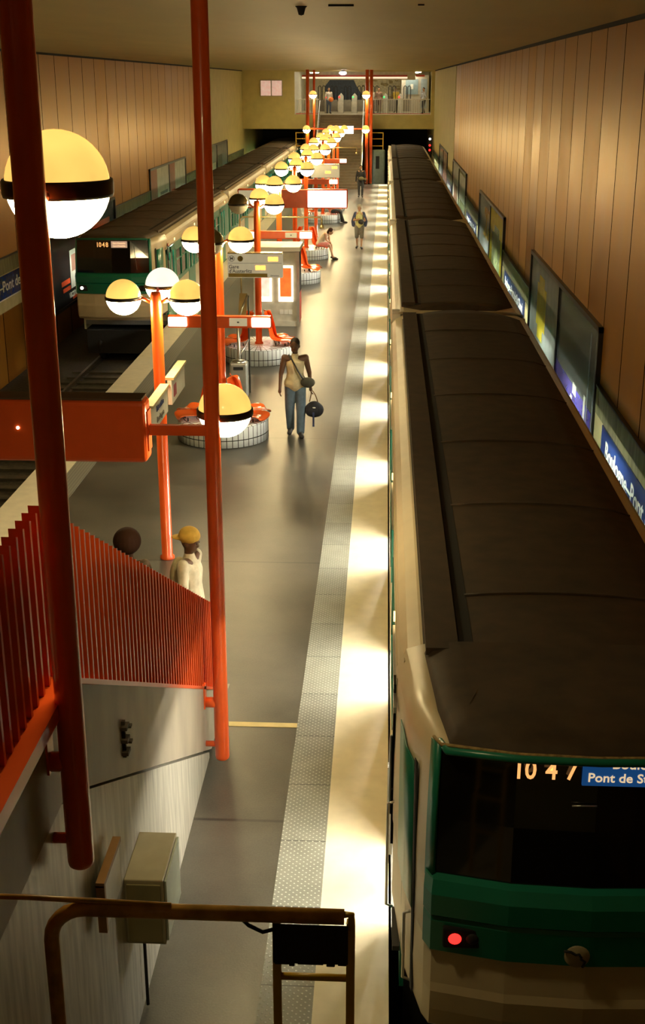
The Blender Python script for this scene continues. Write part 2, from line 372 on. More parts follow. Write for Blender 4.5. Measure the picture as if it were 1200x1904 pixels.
# ================================================================= SETTING
XR, XL, YE = 3.2, -9.7, 86.0
def struct(name, b, m, **k): return b.build(name, m, kind='structure', **k)
struct('floor', mb().box(-5.86, 0.11, -0.5, 82.0, -1.1, 0.0), M_floor)
struct('trim_1', mb().box(-0.42, 0.12, -0.5, 82.0, -0.12, 0.006), M_white_strip)
struct('trim_2', mb().box(-0.81, -0.42, -0.5, 82.0, -0.05, 0.006), M_dots)
struct('trim_3', mb().box(-5.87, -5.28, -0.5, 82.0, -0.12, 0.006), M_white_strip)
struct('trim_4', mb().box(-5.28, -4.93, -0.5, 82.0, -0.05, 0.006), M_ribs)
struct('trim_5', mb().box(-1.60, -0.81, 10.97, 11.06, -0.05, 0.005), mat('worn_yellow_line', (0.5, 0.4, 0.16), .6))
struct('track_bed', mb().box(XL, -5.86, -0.5, 100, -1.35, -1.15).box(0.11, XR, -0.5, 100, -1.35, -1.15), M_ballast)
struct('wall_right', mb().box(XR, XR + 0.2, -8, 60.0, -1.3, 7.3), M_wall)
struct('wall_left', mb().box(XL - 0.2, XL, -8, 66.0, -1.3, 7.3), M_wall_left)
struct('wall_right_far', mb().box(XR - 0.02, XR + 0.2, 60.0, 100, -1.3, 7.3), M_yellow_wall)
struct('wall_left_far', mb().box(XL - 0.2, XL + 0.02, 66.0, 100, -1.3, 7.3), M_yellow_wall)
struct('ceiling', mb().box(XL - 0.2, XR + 0.2, -8, 100, 7.02, 7.3), M_ceil)
# cornice lines where wall meets ceiling
struct('trim_6', mb().box(XR - 0.03, XR, -8, YE, 6.96, 7.02), M_rib)
struct('trim_7', mb().box(XL, XL + 0.03, -8, YE, 6.96, 7.02), M_rib)
# far end: lintel, gallery slab, opening
struct('wall_end', mb().box(XL, -6.18, YE, YE + 0.3, 3.3, 7.02).box(2.95, XR, YE, YE + 0.3, 3.3, 7.02)
       .box(-6.18, -4.45, YE, YE + 0.3, 3.3, 4.22).box(-1.55, 2.95, YE, YE + 0.3, 3.3, 4.22)
       .box(-6.18, 2.95, YE, YE + 0.3, 6.93, 7.02), M_yellow_wall)
M_hallfloor = mat('hall_floor', (0.35, 0.3, 0.2), 0.4)
struct('hall_floor_far', mb().box(XL, XR, YE + 0.3, 100, 4.0, 4.22).box(-4.45, -1.55, YE, YE + .3, 4.0, 4.22), M_hallfloor)
struct('hall_wall_far', mb().box(XL, XR, 98.0, 98.2, 4.2, 7.02), mat('hall_back_wall', (0.55, 0.48, 0.3), 0.5, var=0.1))
struct('hall_wall_side', mb().box(-6.5, -6.3, YE + 0.3, 98, 4.22, 7.02), mat('white_hall_wall', (0.75, 0.72, 0.6), 0.5))
struct('tunnel_end', mb().box(XL, XR, 99.8, 100, -1.3, 4.0).box(-5.6, -1.1, 86.3, 99.8, -1.15, 4.0), M_black)  # darkness of the tunnel put into the black of these faces
struct('platform_end', mb().box(-5.86, -4.5, 82, 86.2, -1.1, -0.3).box(-1.1, 0.11, 82, 86.2, -1.1, -0.6), M_conc)
# near end below and behind the camera
struct('wall_near', mb().box(XL, XR, -0.7, -0.5, -1.3, 4.3).box(XL, XR, -8.2, -8.0, 4.0, 7.02), M_yellow_wall)
struct('hall_floor_near', mb().box(XL, XR, -8, -0.5, 4.1, 4.3), M_hallfloor)
# window in the far end wall
w = mb().box(-8.47, -6.97, 85.9, 86.0, 5.38, 6.42)
struct('window_1', w, mat('aluminium_window_frame', (0.4, 0.36, 0.25), 0.4))
wo = bpy.data.objects['window_1']
for a, b_ in ((-8.42, -7.76), (-7.68, -7.02)):
    mb().box(a, b_, 85.88, 85.92, 5.43, 6.37).build('window_pane', mat('lit_pink_blind', (0.75, 0.5, 0.42), 0.4, emit=0.45), wo)

# near staircase: steps, flank wall, stringer
SX0, SX1 = -4.15, -1.62
SL = 0.531
def zst(y): return 3.3 - (y - 5.6) * SL          # stair pitch line
st = mb(); nst = 20
for i in range(nst):
    y0 = 5.6 + i * 3.3 / SL / nst; z1 = 3.3 - i * 3.3 / nst
    st.box(SX0, SX1 - 0.08, y0, y0 + 3.3 / SL / nst, 0.0, z1 - 0.165)
st.box(SX0, SX1 - 0.08, -0.5, 5.6, 3.1, 3.3)
for i in range(6): st.box(SX0, SX1 - 0.08, -0.5, 1.6 - i * 0.3, 3.3 + i * .165, 3.3 + (i + 1) * 0.165)
struct('staircase', st, M_conc)
struct('stair_wall', mb().prism([(-0.5, 0.0), (10.35, 0.0), (10.35, 0.06), (5.6, 2.60), (4.6, 2.95), (-0.5, 2.95)], 'x', -1.72, -1.62), M_whitewall)
struct('stringer', mb().prism([(-0.5, 2.7), (5.45, 2.7), (10.45, 0.04), (11.9, 0.0), (11.75, 0.02), (5.45, 3.34), (-0.5, 3.34)], 'x', -1.74, -1.612), M_conc)
struct('stair_wall_left', mb().prism([(-0.5, 0.0), (11.8, 0.0), (5.6, 3.34), (-0.5, 3.34)], 'x', -4.25, -4.15), M_conc)

# orange slatted railing of the near staircase
def zb(y): return 3.38 if y <= 5.45 else 3.38 - (y - 5.45) * SL
rl = thing('stair_railing', 'orange slatted railing down the near staircase, with closely set upright bars', 'railing', (-1.65, 5.45, 3.3))
lb = mb().box(-1.74, -1.53, -0.5, 5.45, 3.30, 3.385)
lb.build('ledge', M_orange, rl)
mb().prism([(5.45, 3.345), (11.45, 3.345 - 6.0 * SL), (11.45, 3.375 - 6.0 * SL), (5.45, 3.38)], 'x', -1.70, -1.60).build('bottom_rail', M_orange_slat, rl)
y = 1.06
while y < 11.4:
    z = zb(y); b = mb(); b.prism([(y - .012, z - 0.03), (y + .014, z - 0.03), (y + .014, z + 0.905), (y - .012, z + 0.915)], 'x', -1.685, -1.618)
    b.build('slat', M_orange_slat, rl); y += 0.107
for zz in (0.12, 0.80):
    pts = [(-1.70, 1.0, zb(1.0) + zz), (-1.70, 5.45, 3.38 + zz), (-1.70, 11.4, zb(11.4) + zz)]
    mb().tube(pts, 0.012, 8).build('rear_bar', M_orange_slat, rl)
# stringer clamp, wall box, notice board
b = mb()
for z in (2.18, 2.27, 2.36): b.box(-1.615, -1.57, 6.72, 6.80, z - .012, z + .012)
b.box(-1.612, -1.590, 6.75, 6.775, 2.14, 2.40).box(-1.60, -1.56, 6.79, 6.83, 2.33, 2.345).box(-1.60, -1.56, 6.79, 6.83, 2.22, 2.235)
b.build('anchor_bracket', mat('rusty_iron', (0.05, 0.035, 0.02), .7), label='small rusty iron anchor bracket bolted on the grey stair stringer', cat='bracket', loc=(-1.61, 6.76, 2.14))
bx = thing('electrical_box', 'beige metal electrical box fixed low on the white stair wall', 'electrical box', (-1.62, 6.6, 0.5))
mb().box(-1.62, -1.36, 6.58, 7.12, 0.84, 1.34).build('housing', M_box, bx, bevel=0.008)
mb().box(-1.357, -1.345, 6.60, 7.10, 0.86, 1.32).build('cover', mat('pale_green_cover', (0.45, 0.5, 0.4), .4), bx)
mb().box(-1.60, -1.38, 6.565, 6.578, 0.87, 1.31).build('front_plate', mat('olive_plate', (0.26, 0.22, 0.1), .5), bx)
mb().tube([(-1.59, 6.95, 0.84), (-1.59, 6.95, 0.02)], 0.012, 8).build('conduit', M_black, bx)
nb = thing('notice_board', 'small framed notice board with brown edge tilted off the stair wall', 'notice board', (-1.6, 6.0, 1.4))
mb().box(-1.57, -1.545, 5.80, 6.22, 1.56, 1.88).build('panel', mat('greyed_notice', (0.6, 0.58, 0.52), .3), nb)
mb().box(-1.585, -1.535, 5.78, 6.24, 1.87, 1.90).box(-1.585, -1.535, 5.78, 5.81, 1.56, 1.88).build('frame', mat('brown_frame', (0.28, 0.14, 0.04), .5), nb)
mb().box(-1.62, -1.58, 5.9, 5.94, 1.6, 1.8).build('bracket', M_black, nb)

# ================================================================= FOREGROUND: pipe rail and ladder
pr = thing('pipe_frame', 'worn yellow-brown bent pipe frame in the foreground, below the camera', 'pipe frame', (-0.6, 3.5, 3.4))
pts = [(-1.13, 3.5, 0.0), (-1.13, 3.5, 3.36)] + [(-1.13 + .13 * (1 - math.cos(a)), 3.5, 3.36 + .13 * math.sin(a)) for a in [PI / 2 * i / 6 for i in range(1, 7)]] + [(-0.10, 3.5, 3.49)]
mb().tube(pts, 0.027, 16).build('bent_pipe', M_brownpipe, pr)
mb().tube([(-1.62, 3.5, 3.53), (-1.2, 3.5, 3.53), (-0.7, 3.5, 3.515)], 0.010, 8).build('wall_tie', M_brownpipe, pr)
mb().tube([(-0.47, 3.5, 3.485), (-0.43, 3.49, 3.45), (-0.38, 3.47, 3.44), (-0.33, 3.48, 3.45)], 0.007, 8).build('cable', M_rubber, pr)
mb().lathe([(0, 0), (.04, .003), (.045, .02), (.02, .04), (0, .04)], (-1.62, 3.5, 3.51), 12).build('wall_fixing', M_black, pr)
ld = thing('ladder', 'narrow yellow maintenance ladder hanging under the near pipe frame', 'ladder', (-0.2, 3.52, 0))
mb().box(-0.350, -0.322, 3.50, 3.53, 0.0, 3.46).build('stile', M_yellow, ld)
mb().box(-0.092, -0.062, 3.50, 3.53, 0.0, 3.46).build('stile', M_yellow, ld)
z = 3.22
while z > 0.2:
    mb().tube([(-0.33, 3.515, z), (-0.08, 3.515, z)], 0.013, 8).build('rung', M_yellow, ld); z -= 0.28
mb().tube([(-0.10, 3.5, 3.50), (-0.075, 3.5, 3.50), (-0.075, 3.5, 3.44)], 0.012, 8).build('top_hook', M_yellow, ld)
b = mb(); b.box(-0.345, -0.085, 3.462, 3.474, 3.318, 3.475)
for x_, w_, d_ in ((-.34, .06, .006), (-.29, .02, .012), (-.26, .09, .004), (-.16, .03, .010), (-.12, .03, .005)): b.box(x_, x_ + w_, 3.462, 3.474, 3.318 - d_, 3.325)
b.build('hanging_pad', mat('black_felt_pad', (0.014, 0.01, 0.007), .9), label='black ragged-edged pad hung over the near yellow ladder', cat='pad', loc=(-0.2, 3.47, 3.29), bevel=0.003)

# ================================================================= GLOBE LAMPS
def globe(parent, c, r, lit='lit', q=1.0):
    c = Vector(c)
    n = 28
    up = [(r * math.cos(a), r * math.sin(a) + 0.004) for a in [PI / 2 * i / 10 for i in range(11)]]
    lo = [(r * math.cos(a), -r * math.sin(a) - 0.004) for a in [PI / 2 * i / 10 for i in range(11)]]
    mt = {'lit': (M_lamp_top, M_lamp_low), 'off': (M_off_top, M_off_low), 'white': (M_lamp_white, M_lamp_low)}[lit]
    lab = {'lit': None, 'off': 'unlit smoky upper dome', 'white': 'whitish lit upper dome'}[lit]
    g = mb().lathe(up, c, n).build('upper_dome', mt[0], parent, label=lab)
    mb().lathe(lo, c, n).build('lower_dome', mt[1], parent, label='unlit opal lower dome' if lit == 'off' else None)
    mb().lathe([(r * .96, -.024 * q), (r * 1.05, -.03 * q), (r * 1.07, -.02 * q), (r * 1.07, .006 * q), (r * 1.05, .014 * q), (r * .96, .012 * q)], c, n).build('ring', M_dark_ring, parent)

# two long orange poles down the stair flank
def wall_pole(x, y, zb_, label, r=0.068):
    t = thing('lamp_pole', label, 'lamp pole', (x, y, zb_))
    mb().lathe([(0, zb_), (r * .7, zb_ + .002), (r * .93, zb_ + .015), (r, zb_ + .04), (r, 7.02)], (x, y, 0), 28).build('pole', M_orange, t)
    for dz, q in ((0.16, 0.028), (0.60, 0.05)):
        mb().tube([(-1.62, y, zb_ + dz), (x, y, zb_ + dz)], q, 12).build('wall_bracket', M_orange, t)
    mb().box(-1.635, -1.60, y - .05, y + .05, zb_ + .55, zb_ + .78).build('fixing_plate', M_orange, t)
    return t
p1 = wall_pole(-1.49, 5.2, 2.44, 'nearest orange lamp pole, in front of the largest glowing globe')
globe(p1, (-1.48, 5.62, 5.77), 0.235, q=1.8)
mb().tube([(-1.49, 5.2, 5.72), (-1.48, 5.42, 5.745)], 0.03, 10).build('globe_arm', M_orange, p1)
p2 = wall_pole(-1.46, 10.12, 0.13, 'orange lamp pole at the foot of the stair railing, with one globe behind it')
globe(p2, (-1.385, 10.42, 3.47), 0.235, q=1.5)
mb().tube([(-1.46, 10.12, 3.42), (-1.40, 10.24, 3.44)], 0.03, 10).build('globe_arm', M_orange, p2)
# the big orange sign box hung off the second pole
sg = thing('sign_box', 'large blank orange sign box seen from behind, hung from the second lamp pole', 'sign', (-2.1, 10.1, 3.1))
b = mb().box(-4.3, -2.01, 9.98, 10.22, 3.10, 3.66); b.build('casing', M_orange, sg, bevel=0.05)
mb().box(-4.2, -2.04, 9.99, 10.21, 3.655, 3.672).build('brown_lid', mat('brown_lid', (0.09, 0.05, 0.03), .8), sg)  # top face of the box in dark brown
mb().box(-2.03, -1.45, 10.07, 10.13, 3.33, 3.42).build('arm', M_orange, sg, bevel=0.005)
mb().box(-2.03, -2.00, 10.03, 10.17, 3.2, 3.55).build('hinge_plate', M_orange, sg)
mb().ell((-3.12, 9.975, 3.41), .014, .008, .014, 10, 6).build('pilot_lamp', M_white_l, sg)

# centre lamp posts
XP = -2.93
posts = [  # y, front(-1)/back(+1) of the third globe, lit states (left, right, mid)
    (15.6, 1, ('lit', 'lit', 'white')), (21.75, -1, ('lit', 'lit', 'off')), (28.5, 1, ('off', 'lit', 'lit')),
    (34.5, -1, ('lit', 'lit', 'lit')), (40.6, 1, ('lit', 'lit', 'lit')), (46.4, 1, ('lit', 'lit', 'lit')), (53, -1, ('lit', 'lit', 'lit')),
    (59, 1, ('lit', 'lit', 'lit')), (65, -1, ('lit', 'lit', 'lit')), (71, 1, ('lit', 'lit', 'lit')), (77, -1, ('lit', 'lit', 'lit'))]
plabels = ['free-standing orange lamp post nearest the camera, its three globes over the platform',
           'orange lamp post rising through the nearest round tiled bench, middle globe unlit',
           'orange lamp post through the second round bench, left globe unlit and smoky',
           'orange lamp post just behind the vending machine',
           'orange lamp post carrying the big glowing information panel',
           'sixth orange lamp post from the camera, at the bench of the bent-over seated woman',
           'seventh orange lamp post from the camera, with a small lit box on its cross arm',
           'eighth orange lamp post from the camera, by the bench with the leaning person',
           'ninth orange lamp post from the camera, far down the platform',
           'tenth orange lamp post from the camera, third from the far stairs',
           'last orange lamp post before the far stairs']
PO = []
for (y, s, lit), lab in zip(posts, plabels):
    t = thing('lamp_post', lab, 'lamp post', (XP, y, 0)); PO.append(t)
    top = 3.62
    zb0 = 0.38 if y in (21.75, 28.5, 40.6, 46.4, 59, 65) else 0.0
    mb().lathe([(.1, zb0), (.1, zb0 + .03), (0.075, zb0 + .05), (0.075, top), (0.06, top + .05), (0, top + .06)], (XP, y, 0), 20).build('pole', M_orange, t)
    r = 0.225
    cs = [((XP - .42, y, 3.6), lit[0]), ((XP + .40, y, 3.6), lit[1]), ((XP - .03 + (.06 if s > 0 else -.05), y + s * .36, 3.6 + (0.10 if s > 0 else 0)), lit[2])]
    for c, l in cs:
        mb().tube([(XP, y, 3.5), tuple(Vector(c) + (Vector((XP, y, c[2])) - Vector(c)).normalized() * (r + .0))], 0.022, 8).build('arm', M_orange, t)
        globe(t, c, r, l)

# cross arms with small lit boxes
def cross_arm(y, z, lab, half=0.93, cream=True):
    t = thing('direction_sign', lab, 'sign', (XP, y, z)); yy = y - 0.10
    mb().box(XP - half, XP + half, yy - .05, yy + .05, z - .11, z + .11).build('beam', M_orange, t, bevel=0.012)
    for sx_ in (-1, 1):
        c = XP + sx_ * (half - .18)
        mb().box(c - .17, c + .17, yy - .09, yy - .045, z - .085, z + .085).build('light_box', M_box_lit, t, bevel=0.02, label='small rounded white lit box')
    if cream:
        mb().box(XP + .18, XP + .50, yy - .062, yy - .05, z - .07, z + .07).build('name_plate', M_panel, t)
        mb().ell((XP + .34, yy - .065, z), .022, .004, .016, 10, 6).build('emblem', M_grey_ink, t)
    return t
cross_arm(21.75, 2.17, 'nearest orange cross arm with a small lit box at each end')
cross_arm(34.5, 2.23, 'second orange cross arm, above the vending machine, with a lit box at its right end')
cross_arm(53, 2.3, 'small orange cross arm with lit box, just above the big glowing panel', cream=False)
cross_arm(65, 2.45, 'farthest orange cross arm with a small lit box', cream=False)

# boards parallel to the tracks on the first post
def side_board(y0, y1, z0, z1, lab):
    t = thing('direction_board', lab, 'sign', (-2.84, (y0 + y1) / 2, z0))
    mb().box(-2.87, -2.81, y0, y1, z0, z1).build('panel', M_white, t, bevel=0.008)
    mb().box(-2.90, -2.78, y0, y1, z1, z1 + .035).build('top_cap', mat('dusty_cream', (0.5, 0.42, 0.24), .7), t)
    ym = y1 if y1 < 15.6 else y0
    mb().tube([(-2.84, ym, z1 - .08), (-2.88, 15.6, z1 - .08)], .015, 8).build('stay', M_orange, t)
    return t
t = side_board(14.3, 15.48, 2.12, 2.46, 'white lettered board nearer the orange sign box, left of the first free-standing lamp post')
text('lettering', 'Direction', 0.10, M_blue, t, (-2.805, 14.9, 2.36), 'E', sx=1.3); text('lettering', 'Boulogne', 0.10, M_grey_ink, t, (-2.805, 14.9, 2.22), 'E', sx=1.3)
t = side_board(15.82, 16.9, 2.12, 2.46, 'white board with a dark red mark, just right of the first free-standing lamp post')
mb().box(-2.809, -2.803, 15.95, 16.15, 2.2, 2.36).build('mark', mat('maroon_mark', (0.3, 0.03, 0.06), .5), t)

# train destination sign "Gare d'Austerlitz"
def info_sign(x0, x1, y, z0, z1, lab, full=True):
    t = thing('train_indicator', lab, 'sign', ((x0 + x1) / 2, y, z0))
    mb().box(x0, x1, y - .1, y + .1, z0, z1).build('casing', M_panel, t, bevel=0.01)
    mb().box(x0 + .01, x1 - .01, y - .11, y + .11, z1 - .005, z1 + .02).build('top_cap', M_brass, t)
    w_ = x1 - x0; h = z1 - z0; f = y - .104
    if full:
        mb().box(x0 + .02, x1 - .35, f - .002, f + .002, z0 + .015, z0 + .10).build('ochre_band', M_olive, t)
        mb().box(x0 + .02, x1 - .02, f - .003, f + .002, z0 + h * .60, z0 + h * .612).build('rule', M_grey_ink, t)
        b = mb(); b.lathe([(.058, -.003), (.058, .003), (.068, .003), (.068, -.003), (.058, -.003)], (0, 0, 0), 20); b.xform(Matrix.Translation((x0 + .10, f, z0 + h * .79)) @ Matrix.Rotation(PI / 2, 4, 'X')); b.build('metro_ring', M_grey_ink, t)
        text('metro_letter', 'M', 0.10, M_grey_ink, t, (x0 + .10, f, z0 + h * .79), 'S', depth=.002)
        b = mb(); b.lathe([(0, -.003), (.065, -.003), (.065, .003), (0, .003)], (0, 0, 0), 20); b.xform(Matrix.Translation((x0 + .30, f, z0 + h * .79)) @ Matrix.Rotation(PI / 2, 4, 'X')); b.build('line_disc', M_olive, t)
        text('line_number', '10', 0.09, M_ink, t, (x0 + .30, f - .004, z0 + h * .79), 'S', depth=.002)
        text('destination', 'Gare', 0.115, M_grey_ink, t, (x0 + .03, f, z0 + h * .45), 'S', 'LEFT', depth=.002)
        text('destination', "d'Austerlitz", 0.115, M_grey_ink, t, (x0 + .03, f, z0 + h * .27), 'S', 'LEFT', depth=.002)
        text('small_print', 'Direction', 0.05, M_grey_ink, t, (x1 - .18, f, z0 + .05), 'S', depth=.001)
    for i, (fx, fz) in enumerate(((.83, .78), (.60, .42))):
        n = 2
        for k in range(n):
            mb().box(x0 + w_ * fx - .115 + k * .12, x0 + w_ * fx - .005 + k * .12, f - .006, f + .001, z0 + h * fz - .05, z0 + h * fz + .05).build('lit_digit', M_amber_led, t, bevel=.004)
    return t
info_sign(-3.60, -2.33, 28.3, 1.97, 2.52, "pale hanging sign reading Gare d'Austerlitz with orange lit figures")
info_sign(-3.12, -1.93, 52.86, 2.47, 3.0, 'far pale train indicator with two orange lit figures, past the big glowing panel', False)

# big information panel at post 5
t = thing('information_panel', 'big blazing white lit panel with orange rim on a wide orange beam', 'sign', (XP, 40.6, 2.4))
mb().box(-3.6, -2.35, 40.32, 40.46, 2.40, 2.98).build('beam', M_orange, t, bevel=.02)
mb().box(-2.52, -1.20, 40.20, 40.50, 2.40, 3.00).build('casing', M_orange, t, bevel=.04)
mb().box(-2.48, -1.24, 40.17, 40.21, 2.44, 2.96).build('lit_face', mat('blazing_panel', (1, .93, .8), emit=3.5, var=0), t, bevel=.01)
mb().box(-4.75, -3.5, 40.20, 40.50, 2.40, 3.00).build('casing', M_orange, t, bevel=.04)
mb().box(-4.71, -3.54, 40.17, 40.21, 2.44, 2.96).build('faint_glow_face', M_panel, t, bevel=.01, label='beige panel face with a faint glow added')  # panel is switched off; its material adds a faint glow

# pale tube frames (camera arms)
def tube_arm(xa, xb, y, z, lab):
    t = thing('tube_arm', lab, 'arm', (xa, y, 0))
    mb().tube([(xa, y, 0), (xa, y, z - .08), (xa + .08, y, z), (xb, y, z), (xb + .03, y, z - .06), (xb + .03, y, z - .2)], 0.025, 10).build('tube', M_brass, t)
    mb().lathe([(.02, 0), (.06, -.03), (.07, -.12), (0, -.13)], (xb + .03, y, z - .2), 14).build('camera_hood', M_brass, t)
tube_arm(-4.2, -1.85, 36.0, 2.55, 'pale horizontal tube arm behind the second cross arm')
tube_arm(-2.75, -1.55, 66.0, 3.05, 'far pale tube arm with a small hanging hood, in front of the stairs')

# ================================================================= ROUND BENCHES
def seat_mb(az, r0=0.30):
    """one moulded shell facing outwards"""
    prof = [(0.50, 0.0), (0.49, 0.035), (0.40, 0.055), (0.25, 0.04), (0.12, 0.05), (0.055, 0.10), (0.02, 0.22), (-0.03, 0.38), (-0.07, 0.50), (-0.10, 0.53)]
    W0 = [.19, .21, .22, .22, .21, .205, .205, .205, .20, .185]
    vs = []; nx = 7
    for (d, z), w_ in zip(prof, W0):
        for i in range(nx):
            u = -1 + 2 * i / (nx - 1); lift = 0.035 * u * u
            vs.append((d + (lift if z > .12 else 0), u * w_, z + (lift if z <= .12 else 0)))
    fs = [(i * nx + j, i * nx + j + 1, (i + 1) * nx + j + 1, (i + 1) * nx + j) for i in range(len(prof) - 1) for j in range(nx - 1)]
    b = mb(); b.add(vs, fs, 0, True)
    b.xform(Matrix.Rotation(az, 4, 'Z') @ Matrix.Translation((r0 - .02, 0, 0.405)) @ Matrix.Diagonal((1.18, 1.15, 1.42, 1)))
    return b
bench_l = ['nearest round white-tiled bench with four orange seats, left of the walking man',
           'second round white-tiled bench, before the vending machine',
           'round white-tiled bench directly behind the vending machine',
           'round white-tiled bench with the bent-over seated woman',
           'round white-tiled bench with the person leaning back in black trousers',
           'farthest round white-tiled bench, half hidden by the glowing panel']
proto = thing('round_bench', bench_l[0], 'bench', (0, 0, 0), 0, 'round tiled benches around the lamp posts')
R_ = 0.84
mb().lathe([(R_ - .04, 0), (R_, .01), (R_, .37)], (0, 0, 0), 56).build('tiled_side', M_tile_side, proto)
mb().lathe([(R_, .37), (R_ - .015, .385), (.105, .385)], (0, 0, 0), 56, smooth=False).build('tiled_top', M_tile_top, proto)
for az in (22, -22, 158, 202):
    s_ = seat_mb(math.radians(az)).build('seat', M_seat, proto, solid=0.014, sub=1)
    q = Matrix.Rotation(math.radians(az), 4, 'Z')
    for dy in (-.12, .12):
        for xx in (.45, .68): mb().box(xx, xx + .02, dy - .012, dy + .012, .384, .445).xform(q).build('seat_bracket', M_rib, s_)
ys = [21.75, 28.5, 40.6, 46.4, 59.0, 65.0]
rot = [0, 8, -10, 0, 5, 0]
for i, (y, a) in enumerate(zip(ys, rot)):
    if i == 0: proto.location = (XP, y, 0); OFF[proto.name] = Vector((XP, y, 0))
    else: dup(proto, (XP, y, 0), math.radians(a), bench_l[i])

# ================================================================= VENDING MACHINE, BIN
t = thing('vending_machine', 'vending machine cabinet with two lit orange display windows and a red side', 'vending machine', (-2.9, 33.2, 0))
M_vend = mat('grey_vending_enamel', (0.58, 0.55, 0.46), .35)
mb().box(-3.5, -2.30, 32.75, 33.75, 0.0, 2.0).build('cabinet', M_vend, t, bevel=.02)
mb().box(-3.56, -2.22, 32.60, 33.85, 2.0, 2.12).build('canopy', M_white, t, bevel=.02)
for k, x in enumerate((-3.20, -2.62)):
    f = mb().box(x - .20, x + .20, 32.70, 32.76, 0.66, 1.62).build('display', mat('lit_cream_display', (1, .8, .6), emit=1.6, var=.1, scale=9), t, bevel=.01)
    bb = mb(); random.seed(k + 3)
    bb.box(x - .15, x + .15, 32.688, 32.70, .80, 1.56)
    bb.build('printed_patches', mat('lit_orange_print' if k else 'lit_pink_print', (1.0, .12, .02) if k else (1, .55, .45), emit=1.0, var=.2), f)
    for q in range(3): mb().box(x - .17 + q * .12, x - .07 + q * .12, 32.735, 32.76, .32, .44).build('tray', M_white, t)
mb().box(-2.30, -2.27, 32.8, 33.7, .05, .85).build('side_panel', mat('red_vinyl', (.45, .03, .02), .4), t, label='red lower side panel')
mb().box(-2.30, -2.27, 32.8, 33.7, .85, 1.95).build('side_panel', M_rib, t, label='black upper side panel')
mb().box(-2.325, -2.255, 32.68, 32.76, 0, 2.0).build('corner_post', M_steel, t)
mb().box(-3.53, -2.27, 32.70, 32.78, 0, .14).build('plinth', M_vend, t)
t = thing('litter_bin', 'grey metal litter bin with a slot, between the first two round benches', 'bin', (-2.95, 24.6, 0))
mb().box(-3.13, -2.77, 24.42, 24.72, .06, .80).build('body', mat('bin_metal', (.42, .43, .40), .35, .6), t, bevel=.04)
mb().box(-3.05, -2.85, 24.405, 24.43, .66, .72).build('slot', M_black, t)
mb().lathe([(.14, .80), (.13, .83), (0, .84)], (-2.95, 24.57, 0), 16).build('lid', M_steel, t)
mb().box(-3.1, -2.8, 24.45, 24.7, 0, .06).build('foot', M_black, t)
t = thing('leaning_frame', 'upright grey tube frame with an edge-on board, above the litter bin', 'frame', (-2.9, 24.9, 0))
mb().tube([(-2.98, 24.85, 0), (-2.98, 24.85, 1.66)], .035, 10).build('upright', M_steel, t)
mb().tube([(-2.80, 25.2, 0), (-2.80, 25.2, 2.05), (-2.81, 25.1, 2.08), (-2.97, 24.86, 1.64)], .02, 10).build('bent_tube', M_steel, t)
mb().tube([(-2.80, 25.2, 1.15), (-2.97, 24.86, .85)], .018, 8).build('brace', M_steel, t)
mb().prism([(24.9, 1.66), (25.2, 2.06), (25.2, 2.10), (24.9, 1.70)], 'x', -2.98, -2.82).build('top_edge', M_brass, t)

